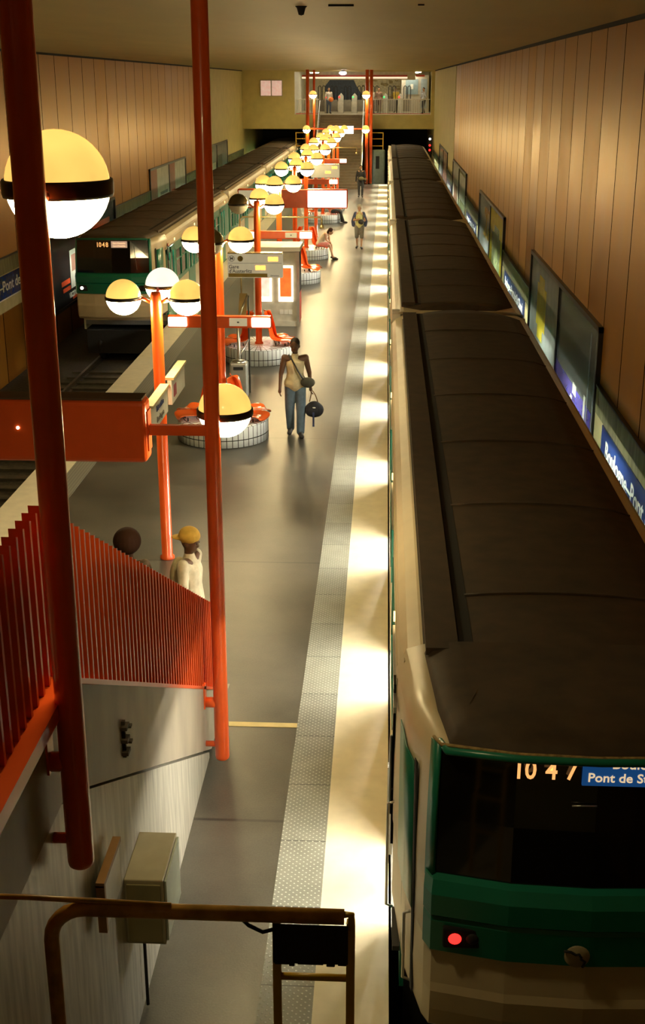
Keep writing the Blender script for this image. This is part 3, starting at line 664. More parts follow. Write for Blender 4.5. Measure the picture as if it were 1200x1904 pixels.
# ================================================================= TRAINS
CL = 15.05
DR = (1.95, 5.72, 9.47, 13.22)
def car(side, y0, label, opened, cab=None, number=None, last=False):
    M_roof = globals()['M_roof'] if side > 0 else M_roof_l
    """side=+1: coach to the right of the platform edge, -1: to the left; mirrored maps x"""
    X0 = 0.14 if side > 0 else -5.90
    def X(x): return X0 + side * x
    def bx(b, xa, xb, ya, yb, za, zb_, mi=0): return b.box(min(X(xa), X(xb)), max(X(xa), X(xb)), ya, yb, za, zb_, mi)
    t = thing('metro_car', label, 'metro car', (X(1.2), y0 + CL / 2, -1.0))
    ys_ = y0 + (1.45 if cab else 0.0); y1 = y0 + CL
    # body side with door openings
    lo, mid, top = mb(), mb(), mb()
    edges = []; cur = ys_
    for d in DR: edges.append((cur, y0 + d - .65)); cur = y0 + d + .65
    edges.append((cur, y1))
    for (a, c) in edges:
        if c - a < .05: continue
        bx(lo, 0, .05, a, c, -.25, .85); bx(lo, 0, .05, a, a + .0, 0, 0) if 0 else None
        L_ = c - a
        wn = (a + .28, c - .28) if L_ > 1.2 else None
        mid = mb()
        if wn:
            bx(mid, 0, .05, a, wn[0], .85, 1.98); bx(mid, 0, .05, wn[1], c, .85, 1.98)
            bx(mid, 0, .05, wn[0], wn[1], .85, .93); bx(mid, 0, .05, wn[0], wn[1], 1.78, 1.98)
            k = 2 if L_ > 2 else 1; stp = (wn[1] - wn[0]) / k
            for q in range(k):
                fr = mb(); u0, u1 = wn[0] + q * stp, wn[0] + (q + 1) * stp
                bx(fr, -.008, .05, u0, u0 + .035, .93, 1.78); bx(fr, -.008, .05, u1 - .035, u1, .93, 1.78); bx(fr, -.008, .05, u0, u1, .93, .965); bx(fr, -.008, .05, u0, u1, 1.745, 1.78); bx(fr, -.006, .05, u0, u1, 1.45, 1.47)
                f_ = fr.build('window', M_green, t)
                bx(mb(), .02, .026, u0 + .03, u1 - .03, .96, 1.75).build('pane', glass, f_)
        else: bx(mid, 0, .05, a, c, .85, 1.98)
        mid.build('window_band', M_green, t)
    bx(top, 0, .06, ys_, y1, 1.98, 2.16)
    bx(lo, 2.35, 2.40, ys_, y1, -.25, .85); bx(lo, 2.35, 2.40, ys_, y1, 1.85, 2.2)
    for q_ in range(9):
        yc = ys_ + (y1 - ys_ - .12) * q_ / 8; bx(lo, 2.35, 2.40, yc, yc + .12, .85, 1.85)
    fp_ = bx(mb(), 2.37, 2.376, ys_ + .05, y1 - .05, .85, 1.85).build('wall_side_pane', glass, t); bx(lo, .05, 2.35, y1 - .05, y1, 0, 2.3); bx(lo, .05, 2.35, ys_, ys_ + .05, 0, 2.3)
    lo.build('lower_body', M_cream, t); top.build('cantrail_panel', M_cream, t)
    # cantrail curve + roof
    def arc(xa, xb, zc, n=8): return None
    prof = [(0.0, 2.13), (0.025, 2.22), (0.08, 2.29), (0.17, 2.335), (0.23, 2.35)]
    full = prof + [(2.4 - x, z) for x, z in prof[::-1]]
    b = mb(); b.prism([(X(x), z) for x, z in full + [(2.36, 2.13), (2.36, 2.19), (.04, 2.19), (.04, 2.13)]], 'y', ys_, y1); b.build('cantrail', M_cream, t)
    rp = []
    for i in range(13):
        x = 0.19 + (2.21 - .19) * i / 12; rp.append((x, 2.352 + .11 * math.sqrt(max(0, math.sin(PI * i / 12)))))
    rb = mb()
    e = 0.35
    outl = [(y0 + (0.9 if cab else .12), .35), (y0 + (1.4 if cab else .45), 0.0), (y1 - .45, 0.0), (y1 - .12, .3)]
    rings = []
    for (yy, inset) in outl:
        k = 1 - inset / 1.1
        rings.append([(X(1.2 + (x - 1.2) * k), yy, z) for x, z in rp])
    n = len(rp); vs = [p for R2 in rings for p in R2]
    fs = [(i * n + j, i * n + j + 1, (i + 1) * n + j + 1, (i + 1) * n + j) for i in range(len(rings) - 1) for j in range(n - 1)]
    rb.add(vs, fs, 0, True)
    for R2 in (rings[0], rings[-1]):
        rb.add(R2 + [(R2[-1][0], R2[-1][1], 2.34), (R2[0][0], R2[0][1], 2.34)], [tuple(range(n + 2))])
    rb.build('roof', M_roof, t, label='dusty dark brown roof')
    rr = mb()
    ya = y0 + (1.35 if cab else .35)
    bx(rr, .20, .43, ya, y1 - .35, 2.40, 2.455); rr.build('roof_duct', M_roof, t)
    g = mb(); bx(g, .43, .54, ya, y1 - .35, 2.40, 2.433); g.build('roof_shadow_strip', M_rib, t)  # near-black strip: shadow beside the raised duct put into colour
    for k in range(1, 7):
        yy = y0 + k * CL / 7 + .2; q = mb()
        pts = [(X(x), yy, z + .003) for x, z in rp if x > .5]; q.tube(pts, .012, 6)
        q.build('roof_seam', M_roof, t)
    # underframe, floor, interior
    bx(mb(), .1, 2.3, y0 + (1.3 if cab else .1), y1 - .05, -.9, -.25).build('underframe', M_under, t)
    bx(mb(), .0, 2.35, ys_, y1 - .05, -.12, 0.0).build('coach_floor', M_coachfloor, t)
    bx(mb(), .06, 2.34, ys_ + .05, y1 - .05, 2.15, 2.18).build('coach_ceiling', M_interior, t)
    bx(mb(), 2.32, 2.345, ys_ + .05, y1 - .05, 0.0, .84).build('inner_wall', M_interior, t)
    for xx in (.62, 1.78):
        q = mb()
        for d in DR: bx(q, xx - .04, xx + .04, y0 + d - .55, y0 + d + .55, 2.10, 2.145)
        q.build('tube_lights', M_tube, t)
    st_ = mb()
    for a, c in edges[1:-1]:
        bx(st_, 1.5, 2.3, a + .2, a + .3, 0, 1.0); bx(st_, 1.5, 2.3, c - .3, c - .2, 0, 1.0); bx(st_, 1.5, 2.3, a + .3, a + .75, 0.3, .45)
    st_.build('coach_seats', M_coachseat, t)
    for d in DR:
        if not opened:
            for s2 in (-1, 1):
                q = mb(); a, c = sorted((y0 + d, y0 + d + s2 * .65)); 
                bx(q, -.01, .04, a, c, 0, .9); bx(q, -.01, .04, a, a + .1, .9, 1.95); bx(q, -.01, .04, c - .1, c, .9, 1.95); bx(q, -.01, .04, a, c, 1.82, 1.95)
                dl = q.build('door', M_green, t)
                bx(mb(), .012, .018, a + .08, c - .08, .88, 1.84).build('pane', glass, dl)
        else:
            for s2 in (-1, 1):
                q = mb(); a, c = sorted((y0 + d + s2 * .55, y0 + d + s2 * 1.15))
                bx(q, .055, .085, a, c, 0, .9); bx(q, .055, .085, a, a + .08, .9, 1.95); bx(q, .055, .085, c - .08, c, .9, 1.95); bx(q, .055, .085, a, c, 1.85, 1.95)
                q.build('door', M_green, t)
            mb().tube([(X(.9), y0 + d, 0), (X(.9), y0 + d, 2.24)], .018, 8).build('grab_pole', M_steel, t)
        bx(mb(), -.02, .0, y0 + d - .7, y0 + d + .7, 1.985, 2.03).build('door_gutter', M_steel, t)
        bx(mb(), -.015, .0, y0 + d + .72, y0 + d + .80, 2.05, 2.11).build('door_light', mat('amber_door_light', (1.0, .7, .3), emit=2.0, var=0), t)
    # pale gangway corner brackets
    for yy in (y1 - .1,) + (() if cab else (y0 + .02,)):
        bx(mb(), .02, .16, yy, yy + .08, 2.2, 2.37).build('corner_bracket', M_white, t)
    bx(mb(), .5, 1.9, y1, y1 + .24, .05, 2.1).build('gangway', M_under, t) if not last else None
    for yb_ in (y0 + 2.6, y1 - 2.6):
        q = mb()
        for dy in (-.9, .9):
            for xx in (.35, 1.95):
                w_ = mb().lathe([(0, -.06), (.42, -.06), (.44, 0), (.42, .06), (0, .06)], (0, 0, 0), 20); w_.xform(Matrix.Translation((X(xx), yb_ + dy, -.70)) @ Matrix.Rotation(PI / 2, 4, 'Y')); q.add(w_.v, w_.f, 0, True)
        q.build('bogie', M_under, t)
    if cab: cab_front(t, X, bx, y0, ys_, number, cab, side)
    return t

def cab_front(t, X, bx, y0, ys_, number, kind, side):
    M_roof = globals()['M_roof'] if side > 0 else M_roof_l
    # plan outline of the nose, y relative to y0
    half = [(0.0, 1.45), (0.075, .62), (.19, .14), (.235, .045), (.7, -.05), (1.2, -.075)]
    plan = half + [(2.4 - x, y) for x, y in half[-2::-1]]
    face = plan[3:-3]
    def ring(off, lean=0.0, pl=plan, w=0): 
        return [(X(1.2 + (x - 1.2) * (1 + w)), y0 + y - off + lean) for x, y in pl]
    def loft(levels, mi=0, close=False):
        b = mb(); n = len(levels[0][1]); vs = [(x, y, z) for z, R2 in levels for x, y in R2]
        fs = [(i * n + j, i * n + j + 1, (i + 1) * n + j + 1, (i + 1) * n + j) for i in range(len(levels) - 1) for j in range(n - 1)]
        b.add(vs, fs, 0, False); return b
    # cream skirt, front + cab sides
    P = lambda off, z, lean=0.0: (z, ring(off, lean))
    loft([P(-.06, .30), P(.0, .36), P(.03, .50), P(.05, .66), P(.035, .72), P(.02, .98)]).build('skirt', M_cream, t)
    # upper cab shell, front recessed at the windscreen: only pillars and sides
    sidesL = plan[:4]; sidesR = plan[-4:]
    for pl in (sidesL, sidesR):
        n = len(pl); L2 = [(.98, pl, 0.0), (1.5, pl, 0.03), (2.2, pl, .10), (2.33, pl, .13), (2.365, pl, .15)]
        b = mb(); vs = [(X(1.2 + (x - 1.2) * (1 if z < 2.1 else .995 if z < 2.3 else .94 if z < 2.35 else .82)), y0 + y + ln, z) for z, p_, ln in L2 for x, y in p_]
        b.add(vs, [(i * n + j, i * n + j + 1, (i + 1) * n + j + 1, (i + 1) * n + j) for i in range(4) for j in range(n - 1)])
        b.build('cab_side', M_cream, t, solid=.012)
    # green cab door panel on the platform side, with dark recess and handrails
    def xs_(u):
        for (xa, ua), (xb, ub) in zip(half, half[1:]):
            if ub <= u <= ua: return xa + (xb - xa) * (ua - u) / (ua - ub)
        return 0.0
    def sp(u, z, o=0.012):
        x = xs_(u) - o
        return (X(x), y0 + u + (0.05 if z > 1.6 else 0.0), z)
    b = mb(); b.add([sp(.98, .99), sp(.62, .99), sp(.40, .99), sp(.44, 2.06), sp(.62, 2.06), sp(.98, 2.06)], [(0, 1, 4, 5), (1, 2, 3, 4)]); b.build('cab_door_window', M_green, t, solid=.008, label='green upper cab door')
    b = mb(); b.add([sp(.39, .35), sp(.33, .35), sp(.35, 2.1), sp(.41, 2.1)], [(0, 1, 2, 3)]); b.build('door_gap', M_rib, t, solid=.006)
    for (u, z0, z1, o) in ((1.55, .95, 1.65, .03), (1.38, .25, 1.18, .05), (.46, .35, .92, .045)):
        x = xs_(u)
        pts = [(X(x), y0 + u, z0), (X(x - o), y0 + u, z0 + .02), (X(x - o), y0 + u, z1 - .02), (X(x), y0 + u, z1)]
        mb().tube(pts, .011, 8).build('grab_handle', M_steel, t)
    bx(mb(), -.045, .0, y0 + 1.9, y0 + 1.98, .35, 1.15).build('ribbed_guard', M_steel, t)
    bx(mb(), -.02, .01, y0 + 1.47, y0 + 1.62, .75, 2.1).build('dark_side_column', M_darkglass, t, label='dark glossy upright strip behind the cab')
    b = mb(); bx(b, -.0, .06, y0 + .85, y0 + 1.30, .27, .31); b.build('cab_step', M_under, t)
    # green front mask
    gpl = plan[2:-2]
    def gl(off, z, lean=0.0, w=0.0): return (z, ring(off, lean, gpl, w))
    loft([gl(.01, .96), gl(.055, .99, 0, .012), gl(.065, 1.22, 0, .012), gl(.05, 1.245, 0, .01), gl(.075, 1.27, 0, .014), gl(.075, 1.42, 0, .014), gl(.03, 1.50, 0, .005), gl(-.03, 1.52)]).build('front_mask', M_green, t)
    # windscreen
    wp = plan[2:-2]
    def wl(z, off, w): return (z, [(X(1.2 + (x - 1.2) * w), y0 + y + off) for x, y in wp])
    loft([wl(1.46, .015, .985), wl(1.9, .05, .98), wl(2.34, .10, .965)]).build('windscreen', M_darkglass, t, label='dark windscreen')
    for seg in (0, 1):
        pl = wp[:3] if seg == 0 else wp[-3:]
        b = mb(); zs = [(1.46, .0, 1.0), (1.9, .035, .995), (2.38, .10, .98)]
        vs = [(X(1.2 + (x - 1.2) * w), y0 + y + o, z) for z, o, w in zs for x, y in (pl[:2] if seg == 0 else pl[-2:])]
        b.add(vs, [(0, 1, 3, 2), (2, 3, 5, 4)]); b.build('windscreen_frame', M_green, t, solid=.02)
    b = mb(); pts = [(X(1.2 + (x - 1.2) * .94), y0 + y + (.035 if .22 < x < 2.18 else .08), 2.362 + .03 * math.sin(PI * i / (len(wp) - 1))) for i, (x, y) in enumerate(wp)]
    b.tube(pts, .026, 8); b.build('top_frame', M_green, t)
    # rounded roof nose
    levels = [(2.33, .93, .085), (2.385, .915, .10), (2.43, .88, .18), (2.452, .80, .34), (2.462, .70, .62)]
    b = mb(); n = len(plan)
    vs = [(X(1.2 + (x - 1.2) * w * (.985 if y < .1 else .95 if y < .3 else .91)), y0 + (y + o if y < .5 else min(y, 1.45)), z) for z, w, o in levels for x, y in plan]
    b.add(vs, [(i * n + j, i * n + j + 1, (i + 1) * n + j + 1, (i + 1) * n + j) for i in range(len(levels) - 1) for j in range(n - 1)], 0, True)
    b.add([vs[-n + j] for j in range(n)], [tuple(range(n))])
    b.build('roof_nose', M_roof, t, label='dusty dark roof nose')
    lip = mb().tube([(X(1.2 + (x - 1.2) * .975), y0 + y + .085, 2.392) for x, y in plan[2:-2]], .012, 6); lip.build('gutter', mat('flaking_ochre', (.3, .2, .07), .8, var=.5, scale=25), t)
    bx(mb(), .35, 2.05, y0 + .45, y0 + .5, 1.0, 2.3).build('cab_bulkhead', M_black, t)
    # writing
    s0 = 1 if side > 0 else -1
    nx = X(.83) if side > 0 else X(1.42)
    yy = y0 - .015 + .09
    num = number
    xs = (-.11, -.04, .085, .205) if side > 0 else (-.14, -.07, .02, .11)
    for ch, dx in zip(num, xs): text('fleet_number', ch, .18 if side > 0 else .17, M_digit, t, (nx + dx, yy - .085, 2.31 if side > 0 else 2.235), 'S', depth=.002, sx=.8)
    bxp = (X(1.10), X(1.78)) if side > 0 else (X(1.20), X(.78))
    mb().box(min(bxp), max(bxp), yy - .09, yy - .07, 2.165 + (.055 if side > 0 else 0), 2.33 + (.04 if side > 0 else 0)).build('destination_blind', M_destblue if side > 0 else mat('pale_blind', (.8, .55, .4), emit=.3, var=0), t)
    if side > 0:
        text('destination', 'Boulogne', .09, M_desttxt, t, ((bxp[0] + bxp[1]) / 2, yy - .093, 2.37), 'S', depth=.001)
        text('destination', 'Pont de St-Cloud', .085, M_desttxt, t, (bxp[0] + .03, yy - .093, 2.275), 'S', 'LEFT', depth=.001)
    else:
        for z in (2.28, 2.21): text('destination', "Gare d'Austerlitz", .06, M_desttxt, t, ((bxp[0] + bxp[1]) / 2, yy - .093, z), 'S', depth=.001, sx=.8)
    # lamps
    for sgn in (-1, 1):
        xc = 1.2 + sgn * .77; q = mb(); yf = y0 - .065 + .01
        bx(q, xc - .13, xc + .13, yf - .02, yf + .04, 1.05, 1.20); q.build('lamp_recess', M_rib, t, bevel=.015)
        for k, dx in enumerate((-.055, .055)):
            w_ = mb().lathe([(0, .02), (.028, .012), (.042, 0), (.044, -.01)], (0, 0, 0), 16); w_.xform(Matrix.Translation((X(xc + dx), yf - .02, 1.125)) @ Matrix.Rotation(PI / 2, 4, 'X'))
            on = (dx < 0) if sgn < 0 else (dx > 0)
            if side > 0: m_ = M_red if (on and sgn < 0) else M_under
            else: m_ = M_white_l if on and sgn > 0 else M_under
            w_.build('tail_lamp' if side > 0 else 'head_lamp', m_, t)
    # round emblem with a head-shaped line
    if side > 0:
        ex, ez = X(1.13), 1.08; yf = y0 - .145
        w_ = mb().lathe([(0, .01), (.075, .01), (.08, 0)], (0, 0, 0), 28); w_.xform(Matrix.Translation((ex, yf, ez)) @ Matrix.Rotation(PI / 2, 4, 'X')); w_.build('emblem', M_box, t)
        mb().tube([(ex - .085, yf - .012, ez + .045), (ex - .04, yf - .012, ez + .04), (ex - .01, yf - .012, ez + .02), (ex + .01, yf - .012, ez + .025), (ex + .025, yf - .012, ez), (ex + .02, yf - .012, ez - .01), (ex + .05, yf - .012, ez - .03), (ex + .035, yf - .012, ez - .07)], .009, 6).build('emblem_line', M_under, t)
        # things seen in the windscreen: wiper, papers
        mb().tube([(X(1.05), y0 - .02, 2.08), (X(1.2), y0 - .02, 2.083)], .005, 6).build('wiper', M_steel, t)
        mb().box(X(1.27), X(1.34), y0 - .035, y0 - .03, 1.60, 1.66).build('paper_slip', M_white, t)
    else:
        mb().tube([(X(.55), y0 - .02, 1.6), (X(.62), y0 + .05, 2.2)], .008, 6).build('wiper', M_steel, t)

RL = ['foremost car of the right-hand train, dark brown roof and number 1047 over its windscreen',
      'second car of the right-hand train, coupled behind the 1047 cab car',
      'middle car of the right-hand train', 'fourth car of the right-hand train', 'farthest car of the right-hand train, at the tunnel mouth']
LL = ['foremost car of the left-hand train, green and cream with a white headlamp',
      'second car of the left-hand train, half behind the second orange pole',
      'third car of the left-hand train from its cab', 'farthest visible car of the left-hand train']
for i in range(5): car(1, 6.45 + i * 15.38, RL[i], True, 'front' if i == 0 else None, '1047', i == 4)
for i in range(4): car(-1, 31.9 + i * 15.38, LL[i], False, 'front' if i == 0 else None, '1048', i == 3)

# rails
for x, lab in ((-6.45, 'steel rail of the left track nearer the platform'), (-7.9, 'steel rail of the left track farther from the platform'),
               (0.62, 'steel rail under the platform side of the right train'), (2.06, 'steel rail under the wall side of the right train')):
    mb().box(x - .035, x + .035, -.4, 99, -1.02, -.99).box(x - .012, x + .012, -.4, 99, -1.12, -1.02).box(x - .06, x + .06, -.4, 99, -1.14, -1.12).build('rail', M_rail, label=lab, cat='rail', loc=(x, 0, -1.14), group=None)
sl = mb(); y = 10.0
while y < 32: sl.box(-8.3, -6.05, y, y + .22, -1.16, -1.10); y += .62
sl.build('sleepers', mat('oily_sleeper', (.06, .05, .03), .8, var=.4), kind='structure')
mb().box(-8.0, -7.72, 26.6, 27.0, -1.10, -1.03).build('track_plate', M_box, label='small pale plate lying between the rails of the left track', cat='plate', loc=(-7.85, 26.8, -1.1))

# ================================================================= WALL POSTERS AND NAME BAND
def poster(side, ya, yb, zt, label, panels, zbot=-.2):
    x = XR if side > 0 else XL; s = -1 if side > 0 else 1
    def px(d): return x + s * d
    def bxx(b, y0, y1, z0, z1, d0, d1, mi=0): return b.box(min(px(d0), px(d1)), max(px(d0), px(d1)), y0, y1, z0, z1, mi)
    t = thing('poster_frame', label, 'poster', (px(.03), (ya + yb) / 2, zbot))
    f = mb(); bxx(f, ya - .08, ya, zbot, zt + .08, 0, .07); bxx(f, yb, yb + .08, zbot, zt + .08, 0, .07); bxx(f, ya - .08, yb + .08, zt, zt + .08, 0, .07); bxx(f, ya - .08, yb + .08, zbot - .08, zbot, 0, .07)
    n = len(panels)
    for i in range(1, n): ym = ya + (yb - ya) * i / n; bxx(f, ym - .05, ym + .05, zbot, zt, 0, .06)
    f.build('frame', M_frame, t)
    for i, (base, marks) in enumerate(panels):
        y0 = ya + (yb - ya) * i / n; y1 = ya + (yb - ya) * (i + 1) / n
        b = mb(); bxx(b, y0, y1, zbot, zt, 0, .03, 0); ms = [base]; dq = .032
        for (u0, u1, v0, v1, m) in marks:
            if m not in ms: ms.append(m)
            dq += .0012; bxx(b, y0 + (y1 - y0) * u0, y0 + (y1 - y0) * u1, zbot + (zt - zbot) * v0, zbot + (zt - zbot) * v1, .028, dq, ms.index(m))
        b.build('poster_sheet', ms, t)
    return t
P_ = lambda n, c, v=.15: mat('poster_' + n, c, .18, var=v, scale=2.5)
pg, pdk, ppur, pyel, pw, pgr = P_('blue_grey', (.28, .31, .33)), P_('slate', (.09, .10, .11)), P_('violet', (.11, .09, .42)), P_('yellow', (.62, .5, .05)), P_('white', (.75, .75, .7)), P_('sage', (.3, .36, .2), .4)
ppink, por, pblk, pred = P_('pink', (.5, .25, .2)), P_('orange', (.6, .35, .08)), P_('black', (.02, .02, .022)), P_('red', (.6, .08, .03))
poster(1, 17.8, 26.5, 2.78, 'nearest double poster on the right wall, slate with a violet foot and yellow patch', [
    (pdk, [(0, 1, 0, .56, ppur), (.16, .18, .1, .95, pg), (.0, .06, .0, 1, pg), (.20, .24, .42, .60, pw), (.42, .50, .52, .58, pw), (.52, .56, .40, .48, pw), (.5, .54, .44, .5, pw)]),
    (pg, [(.42, .74, .58, .86, pyel), (.50, .68, .50, .92, pyel), (0, 1, 0, .42, pw), (.0, .05, 0, 1, pdk)])])
poster(1, 33.2, 42.0, 2.78, 'framed double poster on the right wall, yellow beside blue grey', [
    (pyel, [(.2, .8, .12, .78, pgr), (.3, .65, .2, .86, pgr), (0, 1, 0, .22, pw)]),
    (pg, [(.1, .55, .62, .92, por), (0, 1, .0, .45, pw)])])
poster(1, 49.6, 59.4, 2.78, 'framed greyish double poster on the right wall, third along', [(pgr, [(.1, .9, .6, .95, pw), (.1, .9, .1, .5, pg)]), (pw, [(.2, .8, .1, .7, ppink)])])
poster(1, 65.2, 75.0, 2.78, 'farthest framed poster on the right wall, pinkish and blue', [(ppink, [(.1, .9, .1, .5, pg)]), (pg, [(.2, .8, .1, .5, ppink)])])
tp = poster(-1, 35.4, 44.3, 2.3, 'black poster with white label and red blocks, on the left wall', [
    (pblk, [(.48, .72, .16, .62, pw), (.52, .68, .36, .56, ppink), (.22, .45, .24, .30, pred), (.25, .46, .16, .21, pred), (.5, .66, .02, .07, pred)]), (pblk, [(.2, .8, .3, .8, pred)])])
text('poster_text', 'vacances', .35, pw, tp, (XL + .04, 37.2, .05), 'E', 'LEFT', depth=.001)
poster(-1, 51.4, 60.6, 2.8, 'pale double poster with two pinkish arches above the left train roof', [
    (pw, [(.0, .35, 0, 1, ppink), (.1, .3, .3, .6, pred), (.5, .9, .62, .66, pg)]), (pw, [(.0, .35, 0, 1, ppink), (.12, .32, .3, .62, pred), (.5, .9, .5, .54, pgr)])])
poster(-1, 67.5, 77.0, 2.9, 'grey poster on the left wall, far behind the second orange pole', [(pg, [(.5, .9, .2, .7, pw)]), (pg, [(.1, .5, .2, .8, pdk)])])
# enamel bands between posters
k = 1
def band(side, ya, yb):
    x = XR if side > 0 else XL; s = -1 if side > 0 else 1
    b = mb()
    b.box(min(x, x + s * .04), max(x, x + s * .04), ya, yb, .68, 2.02, 0)
    b.box(min(x + s * .03, x + s * .045), max(x + s * .03, x + s * .045), ya, yb, 1.62, 2.02, 1)
    b.box(min(x + s * .0, x + s * .055), max(x + s * .0, x + s * .055), ya, yb, 2.0, 2.035, 2)
    return b
n_ = 8
for side, spans in ((1, ((2, 17.7), (26.6, 33.1), (42.1, 49.5), (59.5, 65.1), (75.1, 86))), (-1, ((2, 35.3), (44.4, 51.3), (60.7, 67.4), (77.1, 86)))):
    for a, b_ in spans:
        struct('trim_%d' % n_, band(side, a, b_), [M_band, M_band_top, M_frame]); n_ += 1
def name_sign(side, ya, yb, z0, z1, lab):
    x = XR if side > 0 else XL; s = -1 if side > 0 else 1; f = 'W' if side > 0 else 'E'
    t = thing('station_name_sign', lab, 'sign', (x + s * .05, (ya + yb) / 2, z0))
    xa, xb = x + s * .045, x + s * .06
    mb().box(min(xa, xb), max(xa, xb), ya, yb, z0, z1).build('plate', M_blue, t)
    xc = x + s * .062
    mb().box(min(xa, xc), max(xa, xc), ya, yb, z0 - .03, z0).build('edge', M_white, t)
    text('lettering', 'Boulogne\u2013Pont de St-Cloud', (z1 - z0) * .66, M_white, t, (xc, (ya + yb) / 2, (z0 + z1) / 2), f, sx=(yb - ya) * .96 / (12.4 * (z1 - z0) * .66), depth=.002)
    return t
name_sign(1, 11.3, 16.95, 1.05, 1.62, 'blue station name sign on the right wall, nearest the camera')
name_sign(1, 27.4, 32.3, 1.15, 1.62, 'blue station name sign between the two nearest right-wall posters')
name_sign(1, 43.0, 48.6, 1.15, 1.62, 'blue station name sign past the yellow poster on the right wall')
name_sign(1, 60.2, 64.6, 1.15, 1.62, 'farthest blue station name sign on the right wall')
name_sign(-1, 28.0, 34.5, 1.02, 1.6, 'blue station name sign on the left wall behind the nearest pole')

# ================================================================= FAR STAIRS AND GALLERY
fs_ = mb(); n2 = 26
for i in range(n2):
    y0 = 77.9 + i * 8.0 / n2; z1 = (i + 1) * 4.22 / n2
    fs_.box(-4.45, -1.55, y0, y0 + 8.0 / n2 + .01, max(0, z1 - .6), z1)
struct('staircase_far', fs_, mat('brown_stair_treads', (.13, .095, .05), .6))
for x, lab in ((-4.47, 'steel handrail on the left side of the far stairs'), (-1.53, 'steel handrail on the right side of the far stairs')):
    t = thing('handrail', lab, 'handrail', (x, 77.9, 0))
    mb().tube([(x, 77.9, .9), (x, 85.9, 5.1)], .035, 8).build('rail', M_steel, t)
    mb().prism([(77.9, 0), (86, 4.27), (86, 4.4), (77.9, .2)], 'x', x - .04, x + .04).build('kerb', M_steel, t)
    for k_ in range(4): yy = 78 + k_ * 2.5; zz = (yy - 77.9) * .5275; mb().tube([(x, yy, zz), (x, yy, zz + .88)], .02, 6).build('baluster', M_steel, t)
for i, (x, y, z0, lab, gz) in enumerate(((-5.05, 82.0, 0, 'leftmost tall orange pole at the far stairs', (3.43,)), (-4.72, 83.5, 0, 'second tall orange pole at the far stairs, with one globe', (5.52,)), (-1.26, 82.2, 0, 'tall orange pole at the right of the far stairs, with two globes', (3.43, 5.52)), (-1.0, 82.9, 0, 'thick orange pole close right of the far stairs', ()))):
    t = thing('lamp_pole', lab, 'lamp pole', (x, y, z0))
    mb().tube([(x, y, z0), (x, y, 7.02)], .11 if i != 1 else .08, 14).build('pole', M_orange, t)
    for g in gz:
        globe(t, (x - .05, y - .38, g), .24); mb().tube([(x, y, g), (x - .05, y - .16, g)], .03, 8).build('arm', M_orange, t)
t = thing('hanging_sign', 'white lit sign on an orange beam across the foot of the far stairs', 'sign', (-3.1, 81.9, 3.2))
mb().box(-4.95, -1.3, 81.86, 81.96, 3.40, 3.5).build('beam', M_orange, t)
mb().box(-3.5, -2.1, 81.7, 81.9, 3.15, 3.62).build('lit_panel', M_box_lit, t, bevel=.02)
# ceiling lamp
t = thing('ceiling_lamp', 'single bright ceiling lamp above the gallery opening', 'ceiling lamp', (-2.9, 84.8, 7))
mb().lathe([(0, 0), (.12, 0), (.12, -.06), (.2, -.10)], (-2.9, 84.8, 7.02), 18).build('housing', M_steel, t)
mb().ell((-2.9, 84.8, 6.84), .24, .24, .12).build('lit_bulb', mat('bluish_white_bulb', (.85, .85, 1), emit=14, var=0), t)
for i, (x, y, lab) in enumerate(((-.98, 14.8, 'dark ceiling fitting left of the slot vent'), (-.52, 14.5, 'dark narrow slot vent in the ceiling'), (.36, 14.5, 'tiny dark ceiling fitting right of the slot vent'))):
    b = mb()
    if i == 1: b.box(x - .14, x + .14, y - .03, y + .03, 7.0, 7.02)
    elif i == 0: b.lathe([(0, -.10), (.03, -.09), (.05, -.02), (.07, 0)], (x, y, 7.02), 10)
    else: b.box(x - .035, x + .035, y - .02, y + .02, 7.005, 7.02)
    b.build('ceiling_fitting', M_rib, label=lab, cat='ceiling fitting', loc=(x, y, 7.0))
# railing bars at the gallery edge
for x0, x1, lab in ((-6.1, -4.55, 'white barred railing at the left of the far gallery'), (-1.45, 2.9, 'white barred railing at the right of the far gallery')):
    t = thing('gallery_railing', lab, 'railing', ((x0 + x1) / 2, 86.1, 4.22))
    mb().box(x0, x1, 86.05, 86.11, 5.16, 5.22).build('top_rail', M_white, t)
    mb().box(x0, x1, 86.06, 86.10, 4.26, 4.30).build('bottom_rail', M_orange_slat, t)
    x = x0 + .05
    while x < x1: mb().box(x - .014, x + .014, 86.065, 86.095, 4.3, 5.16).build('bar', M_white, t); x += .155
# hall lights
for (x, y, wh) in ((-3.5, 88.5, 'front row left'), (-1.1, 88.5, 'front row middle'), (1.25, 88.5, 'front row right'), (-4.5, 93, 'back row left'), (-1.8, 93, 'back row middle'), (1.2, 93, 'back row right')):
    t = thing('hall_light', 'long lit ceiling tube in the far ticket hall, ' + wh, 'ceiling light', (x, y, 6.9), 0, 'ceiling tubes of the far ticket hall')
    mb().box(x - 1.1, x + 1.1, y - .12, y + .12, 6.94, 7.015).build('housing', M_white, t)
    mb().box(x - 1.05, x + 1.05, y - .08, y + .08, 6.90, 6.94).build('tube', M_halltube, t)
for (x, y, wh) in ((-4.0, -3.0, 'left'), (0.8, -3.0, 'right')):
    t = thing('hall_light', 'unseen fill tube added in the hall behind the camera, on the ' + wh, 'ceiling light', (x, y, 6.9), 0, 'fill tubes added behind the camera')
    mb().box(x - .8, x + .8, y - .12, y + .12, 6.94, 7.015).build('housing', M_white, t)
    mb().box(x - .75, x + .75, y - .08, y + .08, 6.90, 6.94).build('tube', mat('near_hall_fill', (1, .85, .6), emit=1.8, var=0), t)  # unseen tubes added to light the train front and near poles
